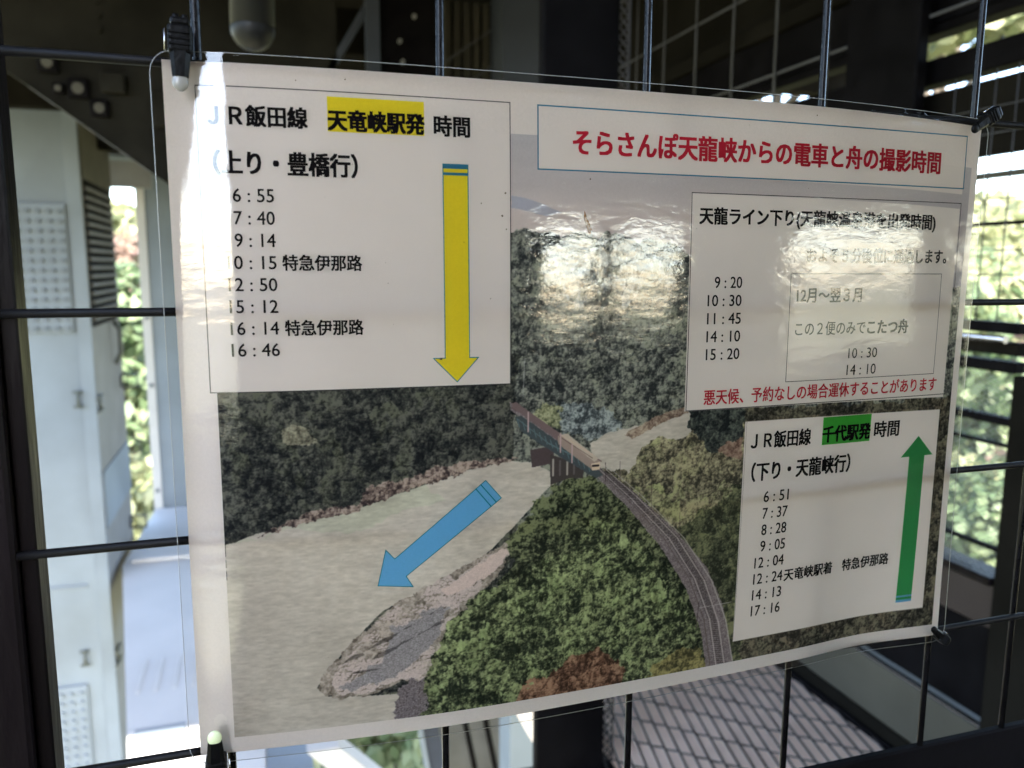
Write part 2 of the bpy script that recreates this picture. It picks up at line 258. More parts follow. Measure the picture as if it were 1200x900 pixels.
# ---------------------------------------------------------------- the printed photograph (flat print, painted by numpy)
PRINT_GAIN = 2.0
PPM = 4.0                                    # pixels per millimetre of paper
PX0, PY0, PW, PH = 1.5, -22.0, 398.0, 271.0  # print area on the sheet in mm
def paint_print():
    rng = np.random.RandomState(7)
    W, Hh = int(PW*PPM), int(PH*PPM)
    yy, xx = np.mgrid[0:Hh, 0:W].astype(np.float32)
    full = (slice(0, Hh), slice(0, W))
    def vnoise(step, ax=1.0, ay=1.0, seed=0, win=full):
        r = np.random.RandomState(seed)
        sx, sy = step*ax, step*ay
        g = r.rand(int(Hh/sy)+3, int(W/sx)+3).astype(np.float32)
        x = xx[win]/sx; y = yy[win]/sy
        xi = x.astype(int); yi = y.astype(int)
        fx = x-xi; fy = y-yi
        fx = fx*fx*(3-2*fx); fy = fy*fy*(3-2*fy)
        return (g[yi, xi]*(1-fx)+g[yi, xi+1]*fx)*(1-fy)+(g[yi+1, xi]*(1-fx)+g[yi+1, xi+1]*fx)*fy
    def fbm(step, n=4, ax=1.0, ay=1.0, seed=0, win=full):
        s = 0; a = 1.0; t = 0
        for i in range(n):
            s = s+a*vnoise(max(step/2**i, 1.6), ax, ay, seed+i*13, win); t += a; a *= .55
        return s/t
    wx = (fbm(34, 5, seed=101)-.5)*1.5; wy = (fbm(34, 5, seed=202)-.5)*1.5
    def clumps(cell, seed, warp=1.0, lx=-.35, ly=-.9):
        """light on jittered round clumps, 0..1"""
        r = np.random.RandomState(seed)
        gx = (xx+wx*cell*1.6*warp)/cell; gy = (yy+wy*cell*1.6*warp)/cell
        nx, ny = int(W/cell)+8, int(Hh/cell)+8
        jx = r.rand(ny, nx).astype(np.float32); jy = r.rand(ny, nx).astype(np.float32); tone = r.rand(ny, nx).astype(np.float32)
        ix = np.floor(gx).astype(int); iy = np.floor(gy).astype(int)
        best = np.full((Hh, W), 9., np.float32); bl = np.zeros((Hh, W), np.float32); bt = np.zeros((Hh, W), np.float32)
        for oy in (-1, 0, 1):
            for ox in (-1, 0, 1):
                cx = np.clip(ix+ox+3, 0, nx-1); cy = np.clip(iy+oy+3, 0, ny-1)
                dx = gx-(ix+ox+jx[cy, cx]); dy = gy-(iy+oy+jy[cy, cx])
                d = dx*dx+dy*dy
                m = d < best
                best = np.where(m, d, best); bl = np.where(m, dx*lx+dy*ly, bl); bt = np.where(m, tone[cy, cx], bt)
        return np.clip(.55+.75*bl-.45*best, 0, 1), bt
    def inside(poly, rough=0.0, sc=10, seed=5):
        pts = [((x-PX0)*PPM, (PY0-y)*PPM) for x, y in poly]
        mg = rough*PPM+2
        xs = [p[0] for p in pts]; ys = [p[1] for p in pts]
        win = (slice(int(max(0, min(ys)-mg)), int(max(0, min(Hh, max(ys)+mg)))), slice(int(max(0, min(xs)-mg)), int(max(0, min(W, max(xs)+mg)))))
        X = xx[win]; Y = yy[win]
        if X.size == 0: return np.zeros((Hh, W), bool)
        if rough:
            X = X+(fbm(sc, 4, seed=seed, win=win)-.5)*2*rough*PPM; Y = Y+(fbm(sc, 4, seed=seed+7, win=win)-.5)*2*rough*PPM
        m = np.zeros(X.shape, bool)
        x0, y0 = pts[-1]
        for x1, y1 in pts:
            if y0 != y1:
                c = (y0 > Y) != (y1 > Y)
                m ^= c & (X < (x1-x0)*(Y-y0)/(y1-y0)+x0)
            x0, y0 = x1, y1
        out = np.zeros((Hh, W), bool); out[win] = m
        return out
    def near(a, b, r, wob=None):
        """mask of the pixels within r of the segment a-b"""
        ax_, ay_ = (a[0]-PX0)*PPM, (PY0-a[1])*PPM; bx_, by_ = (b[0]-PX0)*PPM, (PY0-b[1])*PPM
        mg = r+(8 if wob is not None else 1)
        win = (slice(int(max(0, min(ay_, by_)-mg)), int(max(0, max(ay_, by_)+mg+1))), slice(int(max(0, min(ax_, bx_)-mg)), int(max(0, max(ax_, bx_)+mg+1))))
        X = xx[win]; Y = yy[win]
        t = np.clip(((X-ax_)*(bx_-ax_)+(Y-ay_)*(by_-ay_))/((bx_-ax_)**2+(by_-ay_)**2+1e-6), 0, 1)
        d = np.hypot(X-ax_-t*(bx_-ax_), Y-ay_-t*(by_-ay_))
        if wob is not None: d = d+wob[win]
        out = np.zeros((Hh, W), bool); out[win] = d < r
        return out
    def col(*c): return np.array(c, np.float32)/255
    img = np.zeros((Hh, W, 3), np.float32)
    def put(m, c):
        img[m] = (c[m] if isinstance(c, np.ndarray) and c.ndim == 3 else c)
    c1, t1 = clumps(40, 1); c2, t2 = clumps(15, 2); c3, t3 = clumps(6.2, 3, .8); c4, t4 = clumps(3.3, 4, .5)
    fine = rng.rand(Hh, W).astype(np.float32); grain = .5*fine+.5*vnoise(2.2, seed=77)
    fz = .5*fbm(7, 3, .8, 1.2, seed=140)+.3*fbm(16, 4, 1.2, .9, seed=160)+.2*fbm(3.2, 2, seed=170)
    leaf = .20*c1+.17*c2+.15*c3+.10*c4+.38*(.48+(fz-.5)*2.4)                   # foliage light
    big = fbm(90, 4, seed=31)
    def foliage(m, dark, mid, light, contrast=1.0, tint=None, tamt=0.0, mul=None):
        v = np.clip((leaf[m]-.42)*2.6*contrast+.42+(t2[m]-.5)*.26+(t1[m]-.5)*.24+(big[m]-.5)*.8+(grain[m]-.5)*.30, 0, 1)[..., None]
        c = np.where(v < .5, dark+(mid-dark)*v*2, mid+(light-mid)*(v-.5)*2)
        if tint is not None:
            w = (np.clip((t1[m]+t2[m])*.9-.9, 0, 1)*tamt)[..., None]
            c = c*(1-w)+tint*w*(.5+v)
        if mul is not None: c = c*mul[m][..., None]
        img[m] = c
    # sky
    ysk = (yy/PPM)[..., None]
    t = np.clip(ysk/45, 0, 1)
    sky = col(146, 141, 145)*(1-t)+col(158, 147, 146)*t
    edge = np.clip((xx/PPM-330)/60, 0, 1)[..., None]*np.clip((ysk-8)/50, 0, 1)
    sky = sky*(1-edge)+col(112, 108, 120)*edge
    cb = fbm(120, 4, 3.0, .5, seed=61)[..., None]
    sky = sky+(cb-.5)*.07
    warm = np.exp(-((ysk-37)/7)**2)
    sky = sky*(1-warm*.4)+col(164, 150, 147)*warm*.4
    img[:] = sky
    m = inside(ART['cloud'], 1.6, 60)
    img[m] = img[m]*.4+col(124, 128, 146)*.6
    # far wood under the skyline
    sk = ART['skyline']
    land = inside([(100, -400), (100, sk[0][1])]+sk+[(430, -80), (430, -400)], 2.2, 14, 3) | inside([(-30, -110), (132, -110), (132, -330), (-30, -330)])
    foliage(land, col(36, 38, 40), col(76, 77, 75), col(124, 124, 116), 1.2, col(88, 90, 72), .3)
    xm = xx/PPM+PX0; ym = PY0-yy/PPM
    leftw = land & (xm < 131+ (fbm(40, 3, seed=9)-.5)*10) & (ym < -120)
    (foliage(leftw, col(24, 25, 28), col(48, 49, 48), col(86, 85, 79), 1.0, col(56, 58, 46), .5))
    m = inside(ART['lightree'], 2, 12); (foliage(m, col(60, 58, 52), col(104, 100, 88), col(140, 135, 118)))
    rightlow = land & (xm > 210) & (ym < -152+(fbm(30, 3, seed=8)-.5)*8)
    (foliage(rightlow, col(30, 29, 27), col(58, 55, 49), col(96, 92, 78), 1.1, col(78, 64, 55), .4))
    for i, k in enumerate(('glare_patch1', 'glare_patch2', 'glare_patch3')):      # film glare painted into the print as pale patches
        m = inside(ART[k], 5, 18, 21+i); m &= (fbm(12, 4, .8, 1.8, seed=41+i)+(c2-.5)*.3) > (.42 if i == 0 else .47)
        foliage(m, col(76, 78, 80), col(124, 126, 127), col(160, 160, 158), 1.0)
    m = inside(ART['slope'], 5, 18, 71); (foliage(m, col(50, 54, 58), col(92, 97, 100), col(142, 146, 147), 1.3))
    m = inside(ART['slopeg'], 4, 16, 75); (foliage(m, col(54, 58, 46), col(100, 102, 80), col(148, 146, 120), 1.2))
    # river
    rip = fbm(16, 4, 3.4, .8, seed=91); fineR = fbm(5, 2, 2.6, .7, seed=95)
    rip2 = fbm(9, 3, 1.9, .8, seed=97)
    riv = col(159, 151, 144)[None, None]+(rip[..., None]-.5)*.05+(rip2[..., None]-.5)*.04+(fineR[..., None]-.5)*.09+(big[..., None]-.5)*.07
    gy = np.clip((-ym-190)/80, 0, 1)[..., None]*np.clip(1-(xm-0)/90, 0, 1)[..., None]
    riv = riv*(1-gy*.10)
    shl = (inside([(0, -195), (60, -200), (100, -188), (90, -180), (0, -200)], 6, 60))[..., None]
    riv = np.where(shl, riv*np.array([.97, 1.0, .97], np.float32), riv)
    lowl = inside([(1.6, -190), (1.6, -400), (150, -400), (150, -200)]) & inside(ART['river']+[(-20, -340), (-20, -202)], .6, 16)
    put(lowl | inside(ART['river'], .7, 16), riv)
    put(inside(ART['river2'], 1.0, 14), riv*.98+.01)
    m = inside([(224, -148.5), (205, -153), (188, -161.5), (192, -164), (206, -157.5), (224, -152.5)], 1.2, 12); (foliage(m, col(80, 66, 60), col(122, 104, 94), col(150, 136, 122)))
    m = inside(ART['bank'], 2.2, 10, 15); (foliage(m, col(48, 40, 42), col(98, 84, 80), col(148, 132, 124), 1.3))
    # gravel bar
    m = inside(ART['bar'], 1.6, 12, 25); (foliage(m, col(82, 74, 68), col(124, 114, 108), col(154, 143, 136), .9))
    bar = inside(ART['bar'], 1.0, 10, 26)
    mot = fbm(22, 5, 1.6, .8, seed=150)+.35*(c3-.5)
    peb = (grain-.5)*.5+(c4-.5)*.3
    m = bar & (mot > .44) & inside([(x*.86+10.5, y*.92-21.5) for x, y in ART['bar']], 5, 24, 27)
    img[m] = (col(158, 145, 143)+((grain-.5)*.14)[m][:, None])
    m = bar & inside(ART['gravel'], 5.5, 26, 28)
    img[m] = col(122, 116, 119)*.86+(col(122, 116, 119)*.2+peb[m][:, None])*.42+.02
    m = inside(ART['gravel2'], 4, 16, 29)
    img[m] = col(104, 94, 98)*.8+(peb[m][:, None])*.5+.06
    m = inside(ART['sand'], 1.6, 14, 30); put(m, (col(168, 152, 148)[None, None]+(grain[..., None]-.5)*.08))
    for a, b in (((50, -262), (95, -240)), ((62, -262), (97, -246)), ((48, -268), (70, -266))):
        img[near(a, b, 1.7, (rip-.5)*14)] *= .62
    # right hillside, shrubs and the near wood
    (foliage(inside(ART['rightwood'], 2.4, 14, 35), col(50, 48, 42), col(104, 97, 82), col(152, 144, 118), 1.1, col(86, 98, 58), .45))
    (foliage(inside([(258, -192), (262, -215), (262, -300), (240, -300), (236, -262), (222, -240), (215, -215), (232, -205)], 5, 20), col(36, 38, 32), col(66, 68, 54), col(104, 104, 78)))
    (foliage(inside(ART['redslope'], 2, 12), col(80, 62, 56), col(122, 100, 90), col(146, 126, 112), .7))
    (foliage(inside(ART['darktree'], 3, 12, 44), col(26, 28, 30), col(52, 55, 54), col(84, 88, 80)))
    (foliage(inside(ART['midgreen'], 4.5, 18, 36), col(24, 27, 23), col(55, 59, 46), col(108, 112, 84), 1.3))
    strk = .7+.6*fbm(9, 3, .7, 1.2, seed=120)
    foliage(inside(ART['lightgreen'], 7, 30, 37), col(30, 34, 28), col(68, 73, 54), col(126, 132, 98), 1.3, col(66, 76, 50), .4, strk)
    (foliage(inside(ART['redbush'], 5, 20, 38), col(48, 34, 28), col(90, 66, 54), col(136, 106, 88), 1.1))
    (foliage(inside(ART['yellowbush'], 4, 18, 39), col(52, 50, 34), col(92, 86, 58), col(136, 126, 84), 1.1))
    # railway, bridge, train
    m = inside(ART['track'], .5, 8); put(m, (col(106, 96, 99)[None, None]+(grain[..., None]-.5)*.26))
    def poly_line(k, w, c):
        p = ART[k] if isinstance(k, str) else k
        for i in range(len(p)-1):
            mm = near(p[i], p[i+1], w*(.55+.75*i/max(1, len(p)-1)))
            img[mm] = img[mm]*.25+c*.75
    def shift(k, s, e):
        p = ART[k]; n = len(p)-1
        return [(x+s+(e-s)*i/n, y) for i, (x, y) in enumerate(p)]
    ra, rb = ART['railA'], ART['railB']
    for i in range(len(ra)-1):                      # sleepers
        n = 26
        for j in range(n):
            f = j/n
            a = (ra[i][0]+(ra[i+1][0]-ra[i][0])*f, ra[i][1]+(ra[i+1][1]-ra[i][1])*f)
            b = (rb[i][0]+(rb[i+1][0]-rb[i][0])*f, rb[i][1]+(rb[i+1][1]-rb[i][1])*f)
            x0, x1 = int((min(a[0], b[0])-2-PX0)*PPM), int((max(a[0], b[0])+2-PX0)*PPM)
            y0 = int((PY0-max(a[1], b[1])-1)*PPM); y1 = y0+int(3*PPM)
            sub = img[y0:y1, x0:x1]
            ax_, ay_, bx_, by_ = (a[0]-1-PX0)*PPM-x0, (PY0-a[1])*PPM-y0, (b[0]+1-PX0)*PPM-x0, (PY0-b[1])*PPM-y0
            qy, qx = np.mgrid[0:sub.shape[0], 0:sub.shape[1]]
            t = np.clip(((qx-ax_)*(bx_-ax_)+(qy-ay_)*(by_-ay_))/((bx_-ax_)**2+(by_-ay_)**2+1e-6), 0, 1)
            d = np.hypot(qx-ax_-t*(bx_-ax_), qy-ay_-t*(by_-ay_))
            sub[d < .9] *= .62
    poly_line('railA', 1.6, col(158, 146, 146)); poly_line('railB', 1.6, col(158, 146, 146))
    poly_line(shift('railB', 2.4, 5.5), 1.5, col(150, 142, 140))
    poly_line(shift('railA', -2.0, -3.8), 1.2, col(80, 70, 70))
    put(inside(ART['pier1']), col(70, 60, 62)); put(inside(ART['pier2']), col(62, 56, 56))
    for i in range(4):
        a = ART['pier2'][0]; x = a[0]+1.5+i*3.6
        img[near((x, -171.5-i*.8), (x, -179), 2.2)] = col(140, 132, 126) if i % 2 == 0 else col(84, 78, 78)
    put(inside(ART['girder'], .3, 6), col(62, 68, 72))
    poly_line([(133.5, -151.0), (149, -163.5), (170.5, -175.0)], 1.3, col(92, 110, 116))
    for i in range(14):
        f = i/13; a = (133+36*f, -150.5-24*f)
        img[near(a, (a[0]+1.2, a[1]-4), .9)] = col(78, 94, 100)
    poly_line([(130.2, -145.2), (152, -158.5), (176, -173.8)], 1.4, col(82, 62, 66))
    put(inside(ART['trainred'], .2), col(100, 84, 86)); put(inside(ART['trainbody'], .2), col(132, 116, 110))
    put(inside(ART['trainroof'], .2), col(158, 146, 136)); put(inside(ART['trainfront'], .1), col(182, 160, 142))
    poly_line([(154, -160.2), (171.5, -172.0)], 1.1, col(70, 52, 56)); poly_line([(154, -159.0), (171.5, -170.3)], .9, col(176, 150, 136))
    tf = ART['trainfront']; fx, fy = tf[0][0]+.9, tf[0][1]-1.2
    for i in range(3): img[near((fx+i*1.15, fy), (fx+i*1.15+.5, fy), 2.1)] = col(38, 34, 38)
    for k, w in (('pole1', 1.3), ('pole2', 1.3), ('pole4', 1.0), ('pole5', 1.0), ('gantryA', 2.0)): poly_line(k, w, col(62, 52, 56))
    poly_line('gantryB', 1.6, col(150, 142, 142)); poly_line('pole3', 1.1, col(150, 148, 150))
    for x, y in ((138.5, -152.0), (154.8, -163.0), (160.8, -168.5)): img[near((x, y+4), (x, y-5), 1.5)] = col(156, 134, 136)
    # soft print: slight blur, paper grain, faded contrast
    b = img.copy()
    b[1:-1, 1:-1] = (img[1:-1, 1:-1]*4+img[:-2, 1:-1]+img[2:, 1:-1]+img[1:-1, :-2]+img[1:-1, 2:])/8
    img = np.clip(b+(grain[..., None]-.5)*.03, 0, 1)
    lin = np.where(img < .04, img/12.92, ((img+.055)/1.055)**2.4)*PRINT_GAIN     # ink reflectance
    lin = np.clip(lin, 0, .86)
    for x0, x1, y0, y1 in ((-1.2, 129.6, -8.6, -134.2), (142.7, 394.0, -8.9, -36.9), (221.2, 393.2, -44.9, -151.6), (257.4, 391.4, -158.9, -281.2)):   # unprinted boxes
        m = (xm > x0) & (xm < x1) & (ym < y0) & (ym > y1)
        lin[m] = np.array([.83, .745, .725], np.float32)*(.97+.05*big[m][:, None]+.02*(grain[m][:, None]-.5))
    return np.where(lin < .0031, lin*12.92, 1.055*lin**(1/2.4)-.055), W, Hh
# ---------------------------------------------------------------- the wire mesh panel that carries the poster
GX, GZ = 0.0, 1.6                              # first wire crossing behind the poster's upper left corner
panel = thing("wire_mesh_panel", "black wire mesh panel with dark brown frame that the laminated poster hangs on", "mesh panel", (0, 0, 1.22))
YV, YH = .0068, .0029
def vx(i): return .02053+(i*.1-.02053)*(.35922+YV)/.35922
wr = random.Random(21)
def wob(a, b, n=9, amp=.00028):
    return [tuple(p+(q-p)*i/n+(wr.uniform(-amp, amp) if 0 < i < n and k != (2 if abs(b[2]-a[2]) > .5 else 0) else 0) for k, (p, q) in enumerate(zip(a, b))) for i in range(n+1)]
for i in range(5):
    tube("wire", 'black_coat', panel, wob((vx(i), YV, 1.2215), (vx(i), YV, 2.35), 12), .0019, 14)
    for j in range(4):                         # resistance welds where the wires cross
        o = link("weld", box_mesh(-.0016, .0016, -.0012, .0012, -.0013, .0013, .0006), M['black_matt']); o.location = (vx(i), .0049, 1.6-.1*j); put_in(o, panel)
tube("wire", 'black_coat', panel, [(vx(4.655), YV, 1.2215), (vx(4.655), YV, 1.555)], .0019, 14)
for j in range(-5, 4):
    tube("wire", 'black_matt', panel, wob((-.0795, YH, 1.6-.1*j), (.62, YH, 1.6-.1*j)), .0019, 14)
box("frame_upright", 'frame_dark', panel, -.0795, -.0727, .0048, .0200, 1.19, 2.36, .0008)
box("frame_post", 'frame_dark', panel, -.160, -.0798, -.0005, .045, 0.35, 2.42, .0015)
box("bottom_rail", 'black_steel', panel, -.0724, .70, .0048, .0105, 1.150, 1.2212, .0012)
box("bottom_lip", 'black_steel', panel, -.0724, .70, .0108, .0480, 1.150, 1.1560, .0012)
box("top_rail", 'frame_dark', panel, -.0724, .70, .0048, .0300, 2.352, 2.42, .0012)

# ---------------------------------------------------------------- the laminated poster
poster = thing("laminated_poster", "laminated timetable poster with a printed photo of a railway bridge over a river", "poster", (0, 0, 1.6))
def smooth(x, xs, ys):
    x = min(max(x, xs[0]), xs[-1]); n = len(xs); m = []
    for i in range(n):
        a = max(i-1, 0); b = min(i+1, n-1); m.append((ys[b]-ys[a])/(xs[b]-xs[a]))
    for i in range(n-1):
        if x <= xs[i+1]:
            h = xs[i+1]-xs[i]; t = (x-xs[i])/h
            return (2*t**3-3*t**2+1)*ys[i]+(t**3-2*t**2+t)*h*m[i]+(-2*t**3+3*t**2)*ys[i+1]+(t**3-t**2)*h*m[i+1]
def bulge(x, y):
    """how far the sheet stands off the wires, mm, at x, y (mm on the sheet)"""
    top = smooth(x, [-20, -12, -1, 11, 60, 150, 250, 330, 400, 418], [-.5, -.45, -.1, 2.4, 6, 8, 8, 6, 2.5, 1])
    bot = smooth(x, [-20, -12, 10, 50, 110, 200, 300, 350, 400, 418], [.3, .5, 3.0, 7, 10.5, 9, 4, -.4, 2, 1])
    mid = smooth(x, [-20, -12, 10, 50, 150, 250, 340, 400, 418], [-.6, -.5, 4.7, 8.4, 12, 11, 7, 3, 0])
    t = min(max(-y/300, 0), 1)
    return max(top*(1-t)*(1-2*t)+mid*4*t*(1-t)+bot*t*(2*t-1), -.6)
def on_sheet(x, y, off): return (x/1000, -(bulge(x, y)+off)/1000, y/1000)
def sheet_grid(name, m, parent, x0, x1, y0, y1, off, nx, ny, edge=None, uv=False):
    """rectangle of the sheet; edge(u, v) may nudge the outline (mm)"""
    vs = []; fs = []
    for j in range(ny+1):
        for i in range(nx+1):
            u, v = i/nx, j/ny; x = x0+(x1-x0)*u; y = y0+(y1-y0)*v
            if edge: x, y = edge(x, y, u, v)
            vs.append(on_sheet(x, y, off))
    for j in range(ny):
        for i in range(nx):
            a = j*(nx+1)+i; fs.append((a, a+1, a+nx+2, a+nx+1) if y0 < y1 else (a, a+nx+1, a+nx+2, a+1))
    me = mesh_of(vs, fs)
    if uv:
        ul = me.uv_layers.new(name="uv")
        for l in me.loops:
            i = l.vertex_index % (nx+1); j = l.vertex_index//(nx+1); ul.data[l.index].uv = (i/nx, 1-j/ny)
    for p in me.polygons: p.use_smooth = True
    return link(name, me, M[m] if isinstance(m, str) else m, parent)
img, IW, IH = paint_print()
im = bpy.data.images.new("bridge photo print", IW, IH, alpha=False)
buf = np.ones((IH, IW, 4), np.float32); buf[..., :3] = img[::-1]; im.pixels.foreach_set(buf.ravel()); im.update(); im.pack()
M['print'] = sheet_mat("inkjet photo print", (1, 1, 1), im)
# one sheet: the printed rectangle and the bare margin round it share their edges
def lin(a, b, n): return [a+(b-a)*i/n for i in range(n)]
XS = lin(-13.3, PX0, 4)+lin(PX0, PX0+PW, 90)+lin(PX0+PW, 404.2, 2)+[404.2]
YS = lin(.6, PY0, 5)+lin(PY0, PY0-PH, 60)+lin(PY0-PH, -300.2, 2)+[-300.2]
def warp(x, y):
    u = (x+13.3)/417.5; v = (.6-y)/300.8
    return x-1.6*math.sin(math.pi*v)*u, y-(4.0*(u**6)*(1-v))
nx = len(XS); sv = [on_sheet(*warp(x, y), 0) for y in YS for x in XS]
fp = []; fm = []
for j in range(len(YS)-1):
    for i in range(nx-1):
        f = (j*nx+i, (j+1)*nx+i, (j+1)*nx+i+1, j*nx+i+1)
        (fp if 4 <= i < 94 and 5 <= j < 65 else fm).append(f)
def sub_sheet(name, m, faces, uv=False):
    used = sorted({v for f in faces for v in f}); ix = {v: k for k, v in enumerate(used)}
    me = mesh_of([sv[v] for v in used], [tuple(ix[v] for v in f) for f in faces])
    if uv:
        ul = me.uv_layers.new(name="uv")
        for l in me.loops:
            v = used[l.vertex_index]; ul.data[l.index].uv = ((XS[v % nx]-PX0)/PW, 1-(PY0-YS[v//nx])/PH)
    for p in me.polygons: p.use_smooth = True
    return link(name, me, m, poster)
paper = sub_sheet("paper", M['paper'], fm)
photo = sub_sheet("printed_photo", M['print'], fp, True)

def ribbon(name, m, parent, pts, width, off, closed=True):
    """thin printed line along a polyline"""
    P = [Vector((p[0], p[1])) for p in pts]
    if closed: P.append(P[0])
    vs = []; fs = []
    for a, b in zip(P[:-1], P[1:]):
        d = (b-a); L = d.length; d.normalize(); q = Vector((-d.y, d.x))*(width/2); n = max(1, int(L/6)); ex = d*(width/2)
        base = len(vs)
        for i in range(n+1):
            c = a+(b-a)*(i/n)+(ex if i == n else (-ex if i == 0 else ex*0))
            vs += [on_sheet(*(c+q), off), on_sheet(*(c-q), off)]
        for i in range(n): k = base+2*i; fs.append((k, k+1, k+3, k+2))
    return link(name, mesh_of(vs, fs), M[m], parent)
def patch(name, m, parent, poly, off, cell=7.0):
    """flat printed polygon bent onto the sheet"""
    bm = bmesh.new(); vs = [bm.verts.new((x, y, 0)) for x, y in poly]; bm.faces.new(vs)
    xs = [p[0] for p in poly]; ys = [p[1] for p in poly]
    for ax, lo, hi in ((0, min(xs), max(xs)), (1, min(ys), max(ys))):
        t = lo+cell
        while t < hi:
            co = (t, 0, 0) if ax == 0 else (0, t, 0); no = (1, 0, 0) if ax == 0 else (0, 1, 0)
            bmesh.ops.bisect_plane(bm, geom=list(bm.verts)+list(bm.edges)+list(bm.faces), plane_co=co, plane_no=no); t += cell
    for v in bm.verts: v.co = Vector(on_sheet(v.co.x, v.co.y, off))
    me = bpy.data.meshes.new("patch"); bm.to_mesh(me); bm.free()
    return link(name, me, M[m], parent)
def lettering(text, m, parent, x0, x1, y0, y1, bold=0.0, shear=0.0, off=.24):
    """one printed line of writing squeezed into the box x0..x1, y0 (top)..y1 (bottom), mm"""
    c = bpy.data.curves.new("lettering", 'FONT'); c.body = text; c.size = 1; c.resolution_u = 3; c.shear = shear
    o = bpy.data.objects.new("tmp", c); COL.objects.link(o)
    me = bpy.data.meshes.new_from_object(o.evaluated_get(bpy.context.evaluated_depsgraph_get()))
    bpy.data.objects.remove(o); bpy.data.curves.remove(c)
    n = len(me.vertices); co = np.empty(n*3, np.float32); me.vertices.foreach_get('co', co); co = co.reshape(-1, 3)
    lo = co.min(0); hi = co.max(0)
    X = x0+(co[:, 0]-lo[0])/(hi[0]-lo[0])*(x1-x0); Y = y1+(co[:, 1]-lo[1])/(hi[1]-lo[1])*(y0-y1)
    out = np.array([on_sheet(a, b, off) for a, b in zip(X, Y)], np.float32)
    me.vertices.foreach_set('co', out.ravel()); me.update(); me.materials.clear()
    if bold:                                    # heavy face: the strokes printed again a hair to each side
        d = bold*(y0-y1)/1000; bm = bmesh.new()
        for k, (sx, sz) in enumerate(((0, 0), (1, .7), (-1, .7), (1, -.7), (-1, -.7))):
            n0 = len(bm.verts); bm.from_mesh(me); bm.verts.ensure_lookup_table()
            for v in bm.verts[n0:]: v.co += Vector((sx*d, -.000012*k, sz*d))
        bm.to_mesh(me); bm.free()
    return link("lettering", me, M[m], parent)
def rect(x0, x1, y0, y1): return [(x0, y0), (x1, y0), (x1, y1), (x0, y1)]
SP = "\u3000"
# up-line timetable
B = ribbon('timetable_box', 'line_ink', poster, rect(-1.2, 129.6, -8.6, -134.2), .42, .05); B['label'] = "large timetable box with a yellow arrow"
lettering("ＪＲ飯田線", 'ink', B, 3.2, 42.0, -15.8, -24.2, .036)
patch("highlight", 'yellow', B, rect(50.3, 91.0, -10.7, -24.9), .18)
lettering("天竜峡駅発", 'ink', B, 50.6, 90.9, -15.9, -24.4, .045)
lettering("時間", 'ink', B, 95.4, 111.0, -16.0, -24.6, .036)
lettering("（上り・豊橋行）", 'ink', B, 4.6, 62.0, -33.9, -43.6, .034)
rows = ["6 : 55", "7 : 40", "9 : 14", "10 : 15", "12 : 50", "15 : 12", "16 : 14", "16 : 46"]
for k, t in enumerate(rows):
    cy = -51.9-k*9.17
    lettering(t, 'ink', B, 8.2 if len(t) == 7 else 11.4, 27.6, cy+2.75, cy-2.75, .012)
    if k in (3, 6): lettering("特急伊那路", 'ink', B, 30.2, 62.9, cy+3.3, cy-3.3, .026)
A = patch("arrow", 'yellow', B, [(98.9, -36.4), (110.1, -36.4), (110.1, -121.5), (114.2, -121.5), (104.3, -132.4), (93.6, -121.5), (98.9, -121.5)], .18); A['label'] = "yellow arrow pointing down"
ribbon("arrow_outline", 'teal_line', A, [(98.9, -36.4), (110.1, -36.4), (110.1, -121.5), (114.2, -121.5), (104.3, -132.4), (93.6, -121.5), (98.9, -121.5)], .42, .21)
patch("arrow_band", 'blue_line', A, rect(98.9, 110.1, -36.4, -38.3), .23); patch("arrow_band", 'blue_line', A, rect(98.9, 110.1, -39.9, -41.1), .23)
# title
B = ribbon('title_box', 'blue_line', poster, rect(142.7, 394.0, -8.9, -36.9), .62, .05)
lettering("そらさんぽ天龍峡からの電車と舟の撮影時間", 'red_ink', B, 159.7, 375.2, -18.2, -29.8, .034)
# boat timetable
B = ribbon('timetable_box', 'line_ink', poster, rect(221.2, 393.2, -44.9, -151.6), .42, .05); B['label'] = "boat timetable box under the title"
lettering("天龍ライン下り(天龍峡温泉港を出発時間)", 'ink', B, 225.6, 374.5, -51.6, -61.0, .030)
lettering("およそ５分後位に通過します。", 'ink', B, 289.4, 384.6, -70.3, -77.9, .028)
for k, t in enumerate(["9 : 20", "10 : 30", "11 : 45", "14 : 10", "15 : 20"]):
    cy = -87.9-k*8.93; lettering(t, 'ink', B, 231.3 if len(t) == 7 else 235.0, 250.7, cy+2.8, cy-2.8, .014)
ribbon("inner_border", 'line_ink', B, rect(280.0, 382.2, -83.6, -139.4), .34, .19)
lettering("12月～翌３月", 'ink', B, 284.2, 326.1, -91.1, -98.4, .026)
lettering("この２便のみで", 'ink', B, 284.2, 330.0, -108.4, -115.6, .010)
lettering("こたつ舟", 'ink', B, 331.6, 360.0, -108.1, -115.8, .030)
lettering("10 : 30", 'ink', B, 319.8, 339.4, -123.0, -128.5, .002); lettering("14 : 10", 'ink', B, 319.4, 339.3, -131.9, -137.6, .002)
lettering("悪天候、予約なしの場合運休することがあります", 'red_ink', B, 231.1, 384.9, -141.4, -149.2, .018)
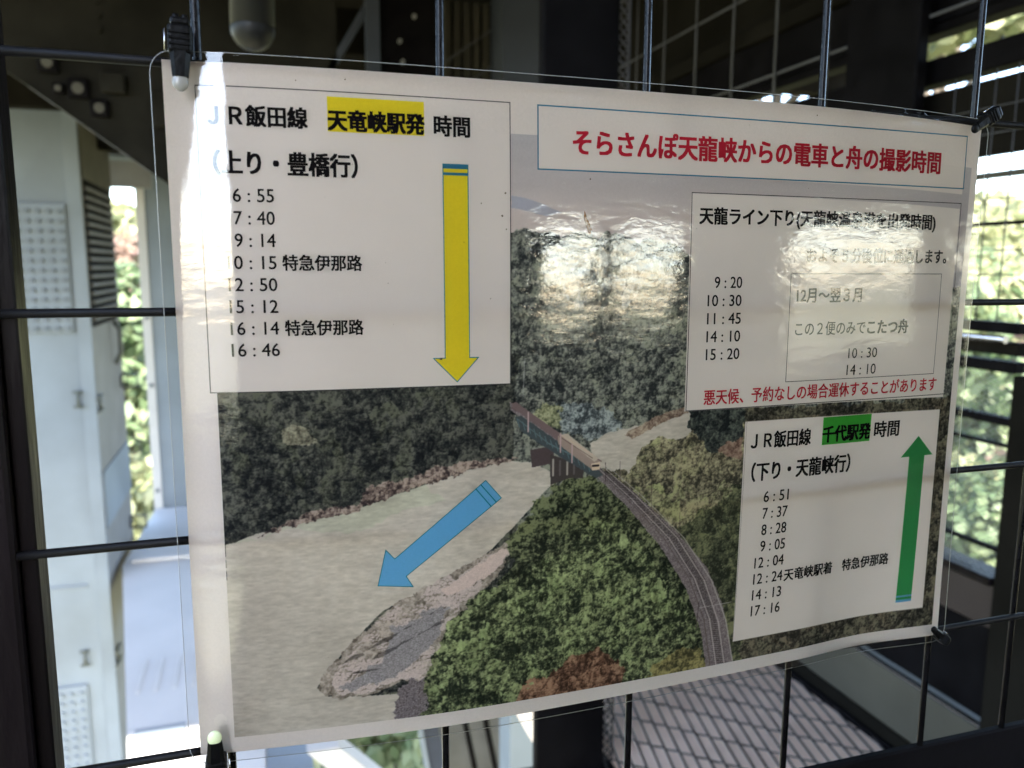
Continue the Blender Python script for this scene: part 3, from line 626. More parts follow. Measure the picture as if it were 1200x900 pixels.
# down-line timetable
B = ribbon('timetable_box', 'speck', poster, rect(257.4, 391.4, -158.9, -281.2), .16, .05); B['label'] = "timetable box with a green arrow"
lettering("ＪＲ飯田線", 'ink', B, 260.6, 298.5, -165.2, -174.2, .028)
patch("highlight", 'green_hl', B, rect(306.3, 339.4, -159.9, -175.2), .18)
lettering("千代駅発", 'ink', B, 306.5, 339.3, -165.0, -173.8, .038)
lettering("時間", 'ink', B, 342.3, 359.9, -164.6, -173.6, .030)
lettering("（下り・天龍峡行）", 'ink', B, 262.0, 326.8, -181.4, -191.6, .030)
for k, t in enumerate(["6 : 51", "7 : 37", "8 : 28", "9 : 05", "12 : 04", "12 : 24", "14 : 13", "17 : 16"]):
    cy = -200.6-k*9.20; lettering(t, 'ink', B, 267.6 if len(t) == 7 else 270.6, 286.6, cy+3.0, cy-3.0, .014)
lettering("天竜峡駅着　特急伊那路", 'ink', B, 287.8, 362.0, -243.4, -250.4, .026)
A = patch("arrow", 'green', B, [(375.2, -174.9), (387.2, -186.8), (381.0, -186.8), (382.0, -275.9), (371.0, -275.9), (369.6, -186.8), (363.4, -186.8)], .18); A['label'] = "green arrow pointing up"
patch("arrow_band", 'blue', A, rect(371.0, 382.0, -274.3, -275.9), .22); patch("arrow_band", 'blue', A, rect(371.0, 382.0, -271.6, -272.8), .22)
BLUE = [(66.8, -225.6), (70.6, -208.8), (74.6, -213.4), (117.4, -179.2), (125.0, -188.2), (79.7, -222.2), (82.9, -227.6)]
A = patch("arrow", 'blue', poster, BLUE, .18); A['label'] = "blue arrow over the river"
ribbon("arrow_outline", 'teal_line', A, BLUE, .38, .21)
for f in (.055, .11):
    ribbon("arrow_band", 'teal_line', A, [(117.4+(74.6-117.4)*f, -179.2+(-213.4+179.2)*f), (125.0+(79.7-125.0)*f, -188.2+(-222.2+188.2)*f)], .5, .23, closed=False)
# dirt under and on the film
rng = random.Random(3)
def blot(cx, cy, r, m, n=9, sy=1.0):
    return patch("stain", m, poster, [(cx+r*(.6+.6*rng.random())*math.cos(2*math.pi*k/n), cy+r*sy*(.6+.6*rng.random())*math.sin(2*math.pi*k/n)) for k in range(n)], .30, 50)
st = patch("stain", 'rust', poster, [(165.2, -54.8), (165.9, -56.4), (166.6, -58.6), (167.9, -61.0), (168.9, -63.2), (168.6, -65.3), (167.4, -65.6), (166.4, -63.2), (165.6, -60.4), (164.8, -57.4)], .30, 50); st['label'] = "brown leaf shaped stain"
for cx, cy, r in ((97.0, -121.8, .7), (127.2, -48.0, .45), (125.6, -58.0, .5), (127.5, -64, .35), (60, -38, .2), (168, -40.5, .4), (224, -62, .2), (120, -95, .3), (74, -88, .22), (58, -3.5, .35), (292, -4.5, .35), (108, -70, .22), (116, -52.8, .3), (38, -5.0, .3), (255, -200, .3), (28, -180, .22)):
    blot(cx, cy, r, 'speck')
for k in range(46): blot(rng.uniform(5, 395), rng.uniform(-290, -5), rng.uniform(.08, .2), 'speck', 5)
# the film, a few millimetres larger than the paper, with round corners
def edge_film(x, y, u, v):
    s = math.sin(math.pi*v)
    y = y-(4.0*(u**6)*(1-v))
    x = x-1.6*s*u
    # rounded corners
    dx = min(u, 1-u)*425; dy = min(v, 1-v)*308; rr = 9
    if dx < rr and dy < rr:
        a, b = rr-dx, rr-dy; L = math.hypot(a, b); mx = max(a, b)
        if L > 0:
            k = mx/L; x += (1 if u < .5 else -1)*(a-a*k); y += (-1 if v < .5 else 1)*(b-b*k)
    return x, y
film = sheet_grid("laminate_film", 'film', poster, -17.8, 409.6, 4.2, -304.2, .7, 142, 103, edge_film)
rim = []
def film_pt(u, v): return edge_film(-17.8+427.4*u, 4.2-308.4*v, u, v)
N = 142
loop = [(i/N, 0) for i in range(N)]+[(1, i/103) for i in range(103)]+[(1-i/N, 1) for i in range(N)]+[(0, 1-i/103) for i in range(103)]
pts = [on_sheet(*film_pt(u, v), .45) for u, v in loop]; pts.append(pts[0])
link("film_edge", tube_mesh(pts, .00016, 6, caps=False), M['film_rim'], poster)

# ---------------------------------------------------------------- clips at the four corners
def clip(label, x, z, ang, tip, s=1.0):
    """small black spring clip: ridged body, wire pin, tapered jaw with a rounded tip; built pointing down, then turned"""
    t = thing("spring_clip", label, "clip", (x, -.004, z), "small black spring clips at the poster corners")
    t.rotation_euler = (0, ang, 0); t.scale = (s, s, s)
    def add(name, me, m): 
        o = link(name, me, M[m]); o.parent = t; return o
    add("clip_body", box_mesh(-.0050, .0050, -.0070, .0035, -.0030, .0090, .0016, 3), 'clip')
    add("clip_head", box_mesh(-.0040, .0040, -.0058, .0025, .0086, .0122, .0012, 2), 'clip')
    for dx in (-.0019, .0019): add("clip_knob", tube_mesh([(dx, -.002, .0115), (dx, -.002, .0138)], .0013, 10), 'clip')
    for k in range(3): add("clip_ridge", box_mesh(-.0046, .0046, -.0077, -.0066, .0000+k*.0024, .0011+k*.0024, .0003), 'clip')
    # tapered jaw
    bm = bmesh.new(); prof = [(.0043, -.002), (.0040, -.006), (.0036, -.0100), (.0033, -.0128)]
    vs = []
    for hw, zz in prof:
        vs.append([bm.verts.new((-hw, -.0050, zz)), bm.verts.new((-hw*.55, -.0068, zz)), bm.verts.new((hw*.55, -.0068, zz)), bm.verts.new((hw, -.0050, zz)), bm.verts.new((hw, -.0036, zz)), bm.verts.new((-hw, -.0036, zz))])
    for a, b in zip(vs[:-1], vs[1:]):
        for i in range(6): bm.faces.new((a[i], a[(i+1) % 6], b[(i+1) % 6], b[i]))
    bm.faces.new(vs[0][::-1]); bm.faces.new(vs[-1]); bmesh.ops.recalc_face_normals(bm, faces=bm.faces)
    me = bpy.data.meshes.new("jaw"); bm.to_mesh(me); bm.free(); add("clip_jaw", me, 'clip')
    bm = bmesh.new(); bmesh.ops.create_uvsphere(bm, u_segments=16, v_segments=10, radius=1)
    for v in bm.verts: v.co = Vector((v.co.x*.0034, -.0052+v.co.y*.0016, -.0150+v.co.z*.0040))
    for f in bm.faces: f.smooth = True
    me = bpy.data.meshes.new("tip"); bm.to_mesh(me); bm.free(); add("clip_tip", me, tip)
    add("pin", tube_mesh([(-.0062, -.004, -.0020), (-.0062, -.004, .0070)], .00035, 6), 'steel_wire')
    return t
clip("black spring clip with a grey tip, gripping the poster's upper left corner", -.0055, 1.604, R(2), 'clip_tip_grey', .9)
clip("black spring clip tilted over the poster's upper right corner below the bright chrome wire", .4035, 1.6005, R(58), 'clip', .74)
clip("black spring clip with a pale yellow green tip at the poster's lower left corner", -.0065, 1.2985, R(180), 'clip_tip', .9)
clip("black spring clip at the poster's lower right corner, pointing up to the left", .4030, 1.3005, R(130), 'clip', .6)
# ---------------------------------------------------------------- terrain and walkway floor
XW_FLOOR = 1.398
def terrain_h(x, y):
    r = math.hypot(x, y); az = math.degrees(math.atan2(x, y))
    hill = 17 if abs(az-25) < 55 else (17+(6-17)*min(1, (abs(az-25)-55)/40))
    t = min(max((r-22)/110, 0), 1); t = t*t*(3-2*t)
    return -9+t*(hill+0)*(1+.12*math.sin(az*.21)+.06*math.sin(az*.53+1))*1.0-(0 if r < 700 else (r-700)*.005)
vs = []; fs = []; rad = [0, 6, 12, 18, 24, 32, 42, 54, 68, 84, 102, 122, 145, 190, 260, 400, 700, 1500, 3500]; NA = 96
for r in rad:
    for k in range(NA):
        a = 2*math.pi*k/NA; x, y = r*math.sin(a), r*math.cos(a); vs.append((x, y, terrain_h(x, y)+(random.random()*.8 if 20 < r < 300 else 0)))
for i in range(len(rad)-1):
    for k in range(NA): a = i*NA+k; b = i*NA+(k+1) % NA; fs.append((a, b, b+NA, a+NA))
M['ground'] = mat("valley ground", (.07, .085, .035), .95, color2=(.16, .14, .08), nscale=.12, bump=.3, bscale=2)
g = link("ground", mesh_of(vs, fs), M['ground'], kind='structure')
link("walkway_floor", box_mesh(.70, XW_FLOOR, .6, 5.6, .20, .3915), M['slab'], kind='structure')
link("rear_dark_floor", box_mesh(-.83, 6.0, -2.595, .59, .16, .296), M['olive_dark'], kind='structure')  # unseen floor, darkened and widened to keep a veil off the film

# ---------------------------------------------------------------- side wall of the walkway, running away on the right
XW = 1.4
sw = thing("walkway_side_wall", "dark steel side wall of the walkway with a handrail, openings and mesh, right of the poster", "walkway wall", (XW, .8, .3))
Y0, Y1 = .80, 2.72
def wall(name, m, z0, z1, xo=0.0, th=.04, y0=Y0, y1=Y1, bv=.003): return box(name, m, sw, XW+xo, XW+xo+th, y0, y1, z0, z1, bv)
wall("beam_flange", 'olive_dark', .366, .440, 0.0, .10)
wall("beam_web", 'olive_mid', .4405, .578, .004, .05)
wall("edge_glint", 'rail', .5785, .590, 0.0, .012, bv=.004)  # bright steel strip stands for the highlight along the beam's edge
wall("kick_board", 'black_steel', .5905, .796, .02, .03)
wall("kick_strip", 'brown_panel', .7965, .889, .004, .04)
wall("sill", 'frame_dark', .8895, .907, -.012, .07)
wall("lower_rail", 'black_steel', .960, .968, 0, .012, bv=.001)
wall("middle_rail", 'black_steel', 1.172, 1.179, 0, .012, bv=.001)
wall("middle_rail", 'black_steel', 1.2145, 1.2300, 0, .03, bv=.002)
wall("top_board", 'black_steel', 1.318, 1.341, 0, .03)
wall("top_board", 'olive_dark', 1.352, 1.378, .002, .03)
tube("handrail", 'rail', sw, [(XW-.03, Y0, 1.386), (XW-.03, Y1, 1.386)], .0075, 14)
wall("top_board", 'black_steel', 1.394, 1.416, 0, .03)
wall("cross_rail", 'black_steel', 1.6035, 1.6115, 0, .010, bv=.001)
wall("cross_rail", 'olive_mid', 1.700, 1.712, .03, .02, bv=.001)
wall("upper_panel", 'olive_dark', 1.745, 1.893, .02, .03)
wall("panel_trim", 'black_steel', 1.909, 1.962, .01, .05)
wall("head_beam", 'black_steel', 2.012, 2.034, .01, .05)
wall("head_panel", 'black_steel', 2.0345, 2.16, .02, .04)
wall("upper_trim", 'olive_dark', 2.1605, 2.205, .0, .06)
wall("soffit_panel", 'olive_dark', 2.2055, 2.70, .06, .04)
for yy_ in (.84, .888, .936, .984): tube("wire", 'wire_grey', sw, [(XW-.012, yy_, 1.417), (XW-.012, yy_, 1.90)], .0016, 6)
for z in (1.46, 1.508, 1.556, 1.655, 1.78, 1.83): tube("wire", 'wire_grey', sw, [(XW-.009, Y0, z), (XW-.009, 1.05, z)], .0013, 6)
for yy_ in (1.15, 1.364, 1.576, 1.786, 1.998, 2.21, 2.42, 2.63): tube("wire", 'wire_grey', sw, [(XW-.03, yy_, 1.90), (XW-.03, yy_, 2.70)], .0034, 8)
for z in (2.040, 2.28, 2.52): tube("wire", 'wire_grey', sw, [(XW-.022, Y0, z), (XW-.022, Y1, z)], .0036, 8)
# fine expanded mesh in the lower opening
vs = []; fs = []
def bar(p, q, r):
    p = Vector(p); q = Vector(q); d = (q-p).normalized(); a = d.orthogonal().normalized()*r; b = d.cross(a); k = len(vs)
    for c in (p, q): vs.extend([c+a, c+b, c-a, c-b])
    for i in range(4): fs.append((k+i, k+(i+1) % 4, k+4+(i+1) % 4, k+4+i))
pitch = .017
for s in (-1, 1):
    n = int((1.25-.8+.42)/pitch)+8
    for k in range(-34, n):
        # line y = y0 + t, z = .907 + s-slope
        ya = .8+k*pitch; za = .907 if s > 0 else 1.316; dy = .409/.62
        yb, zb = ya+dy, (1.316 if s > 0 else .907)
        # clip to y 0.8..1.2
        if yb < .8 or ya > 1.2: continue
        ta = max(0, (.8-ya)/dy); tb = min(1, (1.2-ya)/dy)
        bar((XW+.018, ya+dy*ta, za+(zb-za)*ta), (XW+.018, ya+dy*tb, za+(zb-za)*tb), .00085)
o = link("expanded_mesh", mesh_of([v-Vector((XW, .8, .3)) for v in vs], fs), M['mesh_grey'], sw, kind='stuff')

def post(label, m, x0, x1, y0, y1, z0, z1, bevel=.004, extras=()):
    t = thing("steel_post", label, "post", ((x0+x1)/2, (y0+y1)/2, z0))
    box("post_shaft", m, t, x0, x1, y0, y1, z0, z1, bevel)
    box("base_plate", m, t, x0-.03, x1+.03, y0-.03, y1+.03, z0-.012, z0-.0005, .002)
    for e in extras: box(*e[:2], t, *e[2:])
    return t
post("dark olive steel post at the right edge of the photo, standing before the side wall", 'olive_dark', 1.385, 1.50, .645, .792, .31, 1.318)
post("black steel post of the side wall above the poster's upper right corner", 'black_steel', 1.352, 1.382, 1.055, 1.275, .92, 2.74)
post("upper half of the pale post beyond the wire mesh, shade put in as blue grey, left of the black column", 'slate', 1.092, 1.285, 3.2, 3.4, .312, 2.74)  # shade under the deck put into a darker paint than the lower half
t = post("wide black steel column with perforated right edge between the grey post and the side wall", 'black_steel', .556, .716, 1.15, 1.18, .40, 2.74)
# expanded-metal strip up the column's side
vs = []; fs = []
for k in range(115):
    z = .41+k*.02
    bar((.718, 1.16, z), (.738, 1.16, z+.02), .002); bar((.738, 1.16, z), (.718, 1.16, z+.02), .002)
bar((.740, 1.16, .41), (.740, 1.16, 2.7), .003)
link("mesh_strip", mesh_of([v-Vector(t.location) for v in vs], fs), M['grate'], t, kind='stuff')

# ---------------------------------------------------------------- expanded metal grating above the slab
vs = []; fs = []
O = Vector((1.0855, 1.3806, .400)); va = Vector((.0258, -.0231, 0)); vb = Vector((-.0232, -.104, 0))
def inreg(p): return 0.70 < p.x < 1.398 and .62 < p.y < 2.36
for i in range(-60, 75):
    run = None
    for j in range(-16, 14):
        p = O+va*i+vb*j; q = p+vb
        if inreg(p) and inreg(q): bar(p, q, .0028)
        q = p+va
        if inreg(p) and inreg(q): bar(p+Vector((0, 0, -.004)), q+Vector((0, 0, -.001)), .0018)
gt = thing("floor_grating", "dark expanded metal grating over the pinkish concrete slab, below the poster", "grating", (1.05, 1.4, .3))
link("lattice", mesh_of([v-Vector(gt.location) for v in vs], fs), M['grate'], gt, kind='stuff')
for x in (.708, 1.395): box("edge_bar", 'black_steel', gt, x-.008, x+.0,   .61, 2.37, .392, .41, .002)

# ---------------------------------------------------------------- overhead: deck, soffit beams, lamp pipe, corrugated sheet
dk = thing("bridge_deck", "dark underside of the bridge deck above the walkway", "bridge deck", (0, 0, 2.76))
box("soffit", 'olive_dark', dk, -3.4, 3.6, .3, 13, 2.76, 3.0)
box("soffit", 'concrete', dk, -.60, 3.6, -2.9, -.151, 2.76, 3.0)  # part behind the camera, added pale to bounce light down
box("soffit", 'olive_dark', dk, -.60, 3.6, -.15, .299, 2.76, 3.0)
for k in range(5): box("cross_beam", 'olive_dark', dk, -1.6, 3.5, 3.8+k*2.0, 3.92+k*2.0, 2.55, 2.7595, .004)
box("longitudinal_beam", 'olive_mid', dk, .11, .29, 3.2, 3.3, 2.0, 2.7595, .004)
prism("sloping_brace", 'slate', dk, [(.25, 2.20), (.285, 2.20), (.50, 2.56), (.465, 2.56)], 3.0, 3.05, .003)
box("hanger", 'slate', dk, .457, .512, 2.95, 2.99, 1.9, 2.7595, .003)
box("hanger_plate", 'black_steel', dk, .520, .777, 3.02, 3.06, 1.8, 2.7595, .003)
for x, z in ((.66, 2.52), (.60, 2.42), (.61, 2.34)): tube("bolt", 'beige_steel', dk, [(x, 3.0, z), (x, 3.018, z)], .009, 8)
pp = thing("hanging_pipe", "rounded grey pipe end hanging from the deck above the poster's upper left", "pipe", (.028, 1.55, 2.0))
bm = bmesh.new(); bmesh.ops.create_uvsphere(bm, u_segments=24, v_segments=12, radius=.047)
for f in bm.faces: f.smooth = True
me = bpy.data.meshes.new("cap"); bm.to_mesh(me); bm.free()
M['pipe'] = mat("grey pipe", (.010, .010, .011), .42, metal=.1, spec=.2)
c = link("pipe_cap", me, M['pipe']); c.location = (.028, 1.55, 2.028); put_in(c, pp)
tube("pipe_body", 'pipe', pp, [(.028, 1.55, 2.03), (.045, 1.56, 2.754)], .0468, 24)
cs = thing("corrugated_sheet", "olive corrugated sheet hanging behind the mesh left of the blue grey post", "corrugated sheet", (1.05, 3.45, 2.0))
for k in range(7):
    x = .885+k*.046; box("rib", 'olive_mid', cs, x, x+.033, 3.45, 3.48, 1.7, 2.74, .004); box("valley_strip", 'black_steel', cs, x+.0335, x+.0455, 3.468, 3.48, 1.7, 2.74)
for z in (2.12, 2.28, 2.44): tube("stay", 'wire_grey', cs, [(.86, 3.38, z), (1.20, 3.38, z+.24)], .0045, 8)
dw = thing("dark_backing", "black plate added behind the poster, between the posts, to keep the top dark", "added backing", (0, 5.6, 1.2))
box("backing_plate", 'black_steel', dw, .16, 3.4, 5.7, 5.8, 1.3, 2.7595)  # added black plate that keeps the view above the poster dark
box("backing_rib", 'olive_dark', dw, .28, .80, 5.62, 5.69, 1.3, 2.7595, .004)

# ---------------------------------------------------------------- left: pale bridge members
br = thing("diagonal_brace", "dark olive diagonal brace with slotted plates crossing the view left of the poster", "brace", (-.45, 3, 2.0))
prism("brace_plate", 'brace_brown', br, [(-1.10, 2.40), (-.742, 2.154), (-.34, 1.857), (-.15, 1.735), (.10, 1.735), (.35, 2.2), (.35, 2.7595), (-1.10, 2.7595)], 3.0, 3.12, .003)
prism("brace_strip", 'beige_steel', br, [(-.742, 2.152), (-.34, 1.855), (-.334, 1.848), (-.736, 2.145)], 2.99, 3.0)
for x, z, rr in ((-.671, 2.233, .034), (-.642, 2.147, .020), (-.578, 2.151, .036), (-.512, 2.086, .032)):
    p = link("slotted_plate", box_mesh(-rr, rr, -.012, .012, -rr, rr, .008, 2), M['black_steel']); p.location = (x, 2.985, z); put_in(p, br)
    q = link("hole_disc", tube_mesh([(0, -.004, 0), (0, 0, 0)], rr*.55, 16), M['olive_mid']); q.parent = p; q.location = (0, -.0125, 0)
for k in range(5): 
    p = link("bolt", tube_mesh([(0, -.012, 0), (0, 0, 0)], .012, 6), M['brace_brown']); p.location = (-.50, 2.994, 2.36+k*.05); put_in(p, br)
for k in range(4):
    for d in (0, .03):
        p = link("bolt", tube_mesh([(0, -.012, 0), (0, 0, 0)], .009, 6), M['brace_brown']); p.location = (-.27+d, 2.994, 2.26+k*.035); put_in(p, br)
box("brace_block", 'brace_brown', br, -.50, -.42, 2.95, 2.98, 2.14, 2.21, .004)
box("brace_block", 'brace_brown', br, -.33, -.245, 2.95, 2.98, 2.03, 2.16, .004)

CX = -1.334
pc = thing("bridge_column", "pale blue steel column with bolted splice plates, nearest the panel frame on the left", "bridge column", (-1.8, 7, -9))
box("column_front", 'pale_steel', pc, -2.4, CX, 7.0, 7.03, -9, 3.2, .004)
box("column_side", 'beige_steel', pc, CX-.03, CX-.002, 7.03, 8.445, -9, 3.2, .004)
box("edge_strip", 'pale_steel', pc, CX-.10, CX+.004, 6.985, 6.9995, -9, 3.0, .002)
box("splice_plate", 'pale_steel', pc, -2.2, -1.452, 6.97, 6.9985, .965, 2.005, .004)
box("splice_plate", 'pale_steel', pc, -2.2, -1.560, 6.97, 6.9985, -3.4, -2.12, .004)
box("seam_strip", 'pale_steel', pc, -2.2, -1.50, 6.98, 6.9984, -1.24, -1.21, .002)
boltm = tube_mesh([(0, -.022, 0), (0, 0, 0)], .021, 8)
def bolts(x0, z0, nx, nz, sx, sz, m):
    me = boltm.copy(); me.materials.append(M[m])
    for a in range(nx):
        for b in range(nz):
            p = link("bolt", me, None); p.location = (x0-a*sx, 6.97, z0-b*sz); put_in(p, pc)
bolts(-1.49, 1.945, 6, 13, .079, .0785, 'pale_bolt')
bolts(-1.61, -2.19, 5, 12, .079, .085, 'pale_steel')
for k in range(16): 
    z = 1.05+k*.072
    box("louvre_slat", 'louvre', pc, CX-.0015, CX+.03, 7.10, 8.30, z, z+.030, .003)
box("louvre_back", 'black_steel', pc, CX-.0018, CX+.004, 7.08, 8.35, 1.0, 2.22)
box("side_plate", 'olive_mid', pc, CX-.0016, CX+.012, 7.05, 8.40, 2.225, 2.75, .003)
box("side_plate", 'pale_steel', pc, CX-.0016, CX+.014, 7.05, 8.40, -.75, -.25, .003)
def bracket(x, y, z, s=1.0, axis='x'):
    pts = [(0, 0, -.07*s), (0, 0, .07*s)]
    for k, (a, b) in enumerate((((-.035, -.06), (.035, -.06)), ((-.035, .06), (.035, .06)), ((0, -.06), (0, .06)))):
        q = (lambda h, v: (x+h*s, y, z+v*s)) if axis == 'x' else (lambda h, v: (x, y+h*s*3, z+v*s))
        tube("bracket_bar", 'dark_bracket', pc, [q(*a), q(*b)], .014*s, 6)
bracket(-1.46, 6.96, .41); bracket(-1.56, 6.96, -1.87)
bracket(CX+.02, 7.08, .35, 1, 'y'); bracket(CX+.02, 7.08, -1.93, 1, 'y')
for z in (.39, -1.05):
    tube("handle_loop", 'dark_bracket', pc, [(CX+.02, 8.2, z-.06), (CX+.16, 8.2, z-.06), (CX+.16, 8.2, z+.06), (CX+.02, 8.2, z+.06), (CX+.02, 8.2, z-.06)], .014, 6)
tube("grab_handle", 'dark_bracket', pc, [(CX+.03, 7.9, .60), (CX+.08, 7.9, .70), (CX+.08, 7.9, .92), (CX+.03, 7.9, 1.0)], .022, 8)
tube("grab_handle", 'dark_bracket', pc, [(CX+.03, 7.9, -1.75), (CX+.09, 7.9, -1.62), (CX+.09, 7.9, -1.45), (CX+.03, 7.9, -1.35)], .022, 8)

p2 = thing("bridge_column", "pale blue steel column farther back, just left of the poster's edge", "bridge column", (-.9, 9.2, -9))
box("column_front", 'pale_steel', p2, -1.214, -.30, 9.2, 9.5, -9, 2.50, .006)
box("edge_strip", 'white_steel', p2, -1.218, -1.13, 9.18, 9.1995, -9, 2.45, .002)
for z in (.95, .2, -1.0): 
    q = link("bolt", boltm.copy(), M['pale_bolt']); q.location = (-1.17, 9.175, z); put_in(q, p2)
cb = thing("cross_girder", "pale grey cross girder under the deck, seen past the diagonal brace", "girder", (-1.6, 8.6, 2.3))
box("girder_web", 'beige_steel', cb, -3.4, -1.0, 8.72, 8.80, 2.30, 3.5, .004)
box("girder_flange", 'pale_steel', cb, -3.4, .4, 8.52, 9.0, 2.56, 2.60, .003)
box("girder_web", 'beige_steel', cb, -.98, .4, 8.6, 8.7, 2.605, 3.5, .004)
for k in range(5): box("stiffener", 'pale_steel', cb, -2.9+k*.42, -2.88+k*.42, 8.56, 8.719, 2.605, 3.4, .002)
# white girder deck low on the left
wg = thing("white_girder", "bright white painted girder top low on the left, below the pale columns", "girder", (-.6, 6, -1.2))
def slab_xy(name, m, parent, poly, z0, z1):
    n = len(poly); lx, ly, lz = parent.location
    vs = [(x-lx, y-ly, z0-lz) for x, y in poly]+[(x-lx, y-ly, z1-lz) for x, y in poly]
    bm = bmesh.new(); bv = [bm.verts.new(v) for v in vs]
    for f in [tuple(range(n)), tuple(range(2*n-1, n-1, -1))]+[(i, i+n, (i+1) % n+n, (i+1) % n) for i in range(n)]: bm.faces.new([bv[i] for i in f])
    bmesh.ops.recalc_face_normals(bm, faces=bm.faces); bmesh.ops.bevel(bm, geom=list(bm.edges), offset=.006, segments=2, affect='EDGES')
    me = bpy.data.meshes.new("plate"); bm.to_mesh(me); bm.free(); return link(name, me, M[m], parent)
slab_xy("top_plate", 'white_steel', wg, [(-1.28, 7.35), (-.79, 4.2), (-.62, 3.2), (-.05, 3.2), (-.05, 9.15), (-1.2, 9.15)], -1.35, -1.2)
box("end_ridge", 'white_steel', wg, -1.2, -.3, 7.38, 7.46, -1.199, -1.17, .003)
for k in range(6): box("groove_strip", 'white_steel', wg, -.84+k*.11, -.825+k*.11, 4.9, 5.35, -1.1995, -1.192, .002)
box("cover_plate", 'pale_steel', wg, -.78, -.50, 4.25, 4.42, -1.1995, -1.17, .004)
box("side_plate", 'pale_steel', wg, -.048, .20, 3.2, 6.2, -1.34, -1.205, .004)
dg = thing("diagonal_girder", "white diagonal girder seen under the poster's lower left edge", "girder", (.35, 3.9, -1.3))
prism("girder_top", 'white_steel', dg, [(.16, -1.05), (.33, -1.05), (.70, -1.45), (.53, -1.45)], 3.7, 3.85, .004)
prism("girder_side", 'pale_steel', dg, [(.53, -1.452), (.70, -1.452), (.90, -1.9), (.74, -1.9)], 3.7, 3.85, .004)
lp = thing("lattice_post", "lavender grey sloping post under the poster, left of the first lower wire", "post", (.8, 3.6, -1.3))
prism("post_face", 'pale_steel', lp, [(.70, -.7), (.72, -.7), (.86, -1.6), (.83, -1.6)], 3.5, 3.56, .003)
prism("post_web", 'slate', lp, [(.722, -.7), (.80, -.7), (.96, -1.6), (.862, -1.6)], 3.52, 3.56, .003)
lf = thing("lower_fascia", "brownish shaded steel fascia with dark stays below the poster", "fascia", (1.0, 4.2, -1.2))
box("fascia_plate", 'louvre', lf, .98, 1.60, 4.2, 4.26, -2.6, .15, .004)
for k in range(3): tube("stay", 'black_steel', lf, [(.92+k*.13, 4.1, -.2), (1.25+k*.13, 4.1, -1.9)], .018, 8)
lpst = thing("lit_post_half", "lower half of the blue grey post, daylight put in as light blue, below the poster beside the black column", "post", (1.17, 3.19, -3))
box("post_shaft", 'pale_steel', lpst, 1.076, 1.250, 3.0, 3.18, -3.0, .199, .006)  # same post as the slate one, daylight put into its paler paint
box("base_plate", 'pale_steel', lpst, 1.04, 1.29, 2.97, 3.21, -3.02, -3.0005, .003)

# ---------------------------------------------------------------- behind the photographer: unseen wall, openings shaped for glare on the film
rw = thing("rear_glare_wall", "unseen black walkway wall behind the photographer, openings shaped for glare on the poster", "walkway wall", (0, -2.6, .3))
def rear(name, x0, x1, z0, z1, m='black_steel'): return box(name, m, rw, x0, x1, -2.66, -2.60, z0, z1, .003)
rear("unseen_parapet", -.94, 2.1, .30, 1.32); rear("unseen_parapet", 2.101, 6, .30, 1.08); rear("unseen_header", -.94, 6, 1.80, 2.60)
rear("unseen_mullion", -.94, .975, 1.3205, 1.7995); rear("unseen_mullion", 1.265, 1.362, 1.3205, 1.7995); rear("unseen_mullion", 1.755, 2.0995, 1.3205, 1.7995); rear("unseen_mullion", 2.101, 2.49, 1.0805, 1.7995); rear("unseen_mullion", 3.72, 4.4, 1.0805, 1.7995)
rear("unseen_parapet", -6, -.9405, .30, .95, 'olive_dark'); rear("light_cut_panel", -6, -2.7, .9505, 2.9)  # left panel added to cut the light reaching the poster

# ---------------------------------------------------------------- trees
def crown_mesh(seed, n, rx, rz, leaf, lobes=7):
    r = random.Random(seed); vs = []; fs = []
    cs = [(Vector((r.uniform(-.55, .55)*rx, r.uniform(-.55, .55)*rx, r.uniform(-.5, .6)*rz)), r.uniform(.35, .6)) for _ in range(lobes)]
    for k in range(n):
        c, s = cs[r.randrange(lobes)]
        d = Vector((r.gauss(0, 1), r.gauss(0, 1), r.gauss(0, 1))).normalized()*(r.random()**.35)
        p = c+Vector((d.x*rx*s, d.y*rx*s, d.z*rz*s)); nrm = (d+Vector((r.uniform(-.6, .6), r.uniform(-.6, .6), r.uniform(-.2, .9)))).normalized()
        a = nrm.orthogonal().normalized(); a = (Matrix.Rotation(r.uniform(0, 6.28), 3, nrm) @ a)*leaf*r.uniform(.6, 1.3); b = nrm.cross(a)*.6
        i = len(vs); vs += [p-a, p-b*.9, p+a, p+b*.9]; fs.append((i, i+1, i+2, i+3))
    return mesh_of(vs, fs)
def trunk_mesh(seed, h, r0, rx):
    r = random.Random(seed); bm = bmesh.new(); tmp = []
    base = [(0, 0, 0), (r.uniform(-.1, .1), r.uniform(-.1, .1), h*.4), (r.uniform(-.3, .3), r.uniform(-.3, .3), h)]
    parts = [tube_mesh(base, [r0, r0*.7, r0*.25], 8)]
    for k in range(4):
        z = h*(.45+.12*k); a = r.uniform(0, 6.28); parts.append(tube_mesh([(0, 0, z), (math.cos(a)*rx*.3, math.sin(a)*rx*.3, z+h*.12), (math.cos(a)*rx*.6, math.sin(a)*rx*.6, z+h*.3)], [r0*.45, r0*.3, r0*.1], 6))
    for m_ in parts: bm.from_mesh(m_)
    me = bpy.data.meshes.new("trunk"); bm.to_mesh(me); bm.free(); return me
KIND = []
for k, (mm, rx, rz) in enumerate((('leaf_yellow', 3.0, 3.0), ('leaf_green', 3.2, 3.6), ('leaf_red', 2.6, 2.6))):
    cm = crown_mesh(50+k, 3600, rx, rz, .26, 9); cm.materials.append(M[mm]); tm = trunk_mesh(60+k, 5.5, .24, rx); tm.materials.append(M['trunk']); KIND.append((cm, tm))
TN = ["yellow green broadleaf tree", "mid green broadleaf tree", "reddish autumn tree"]
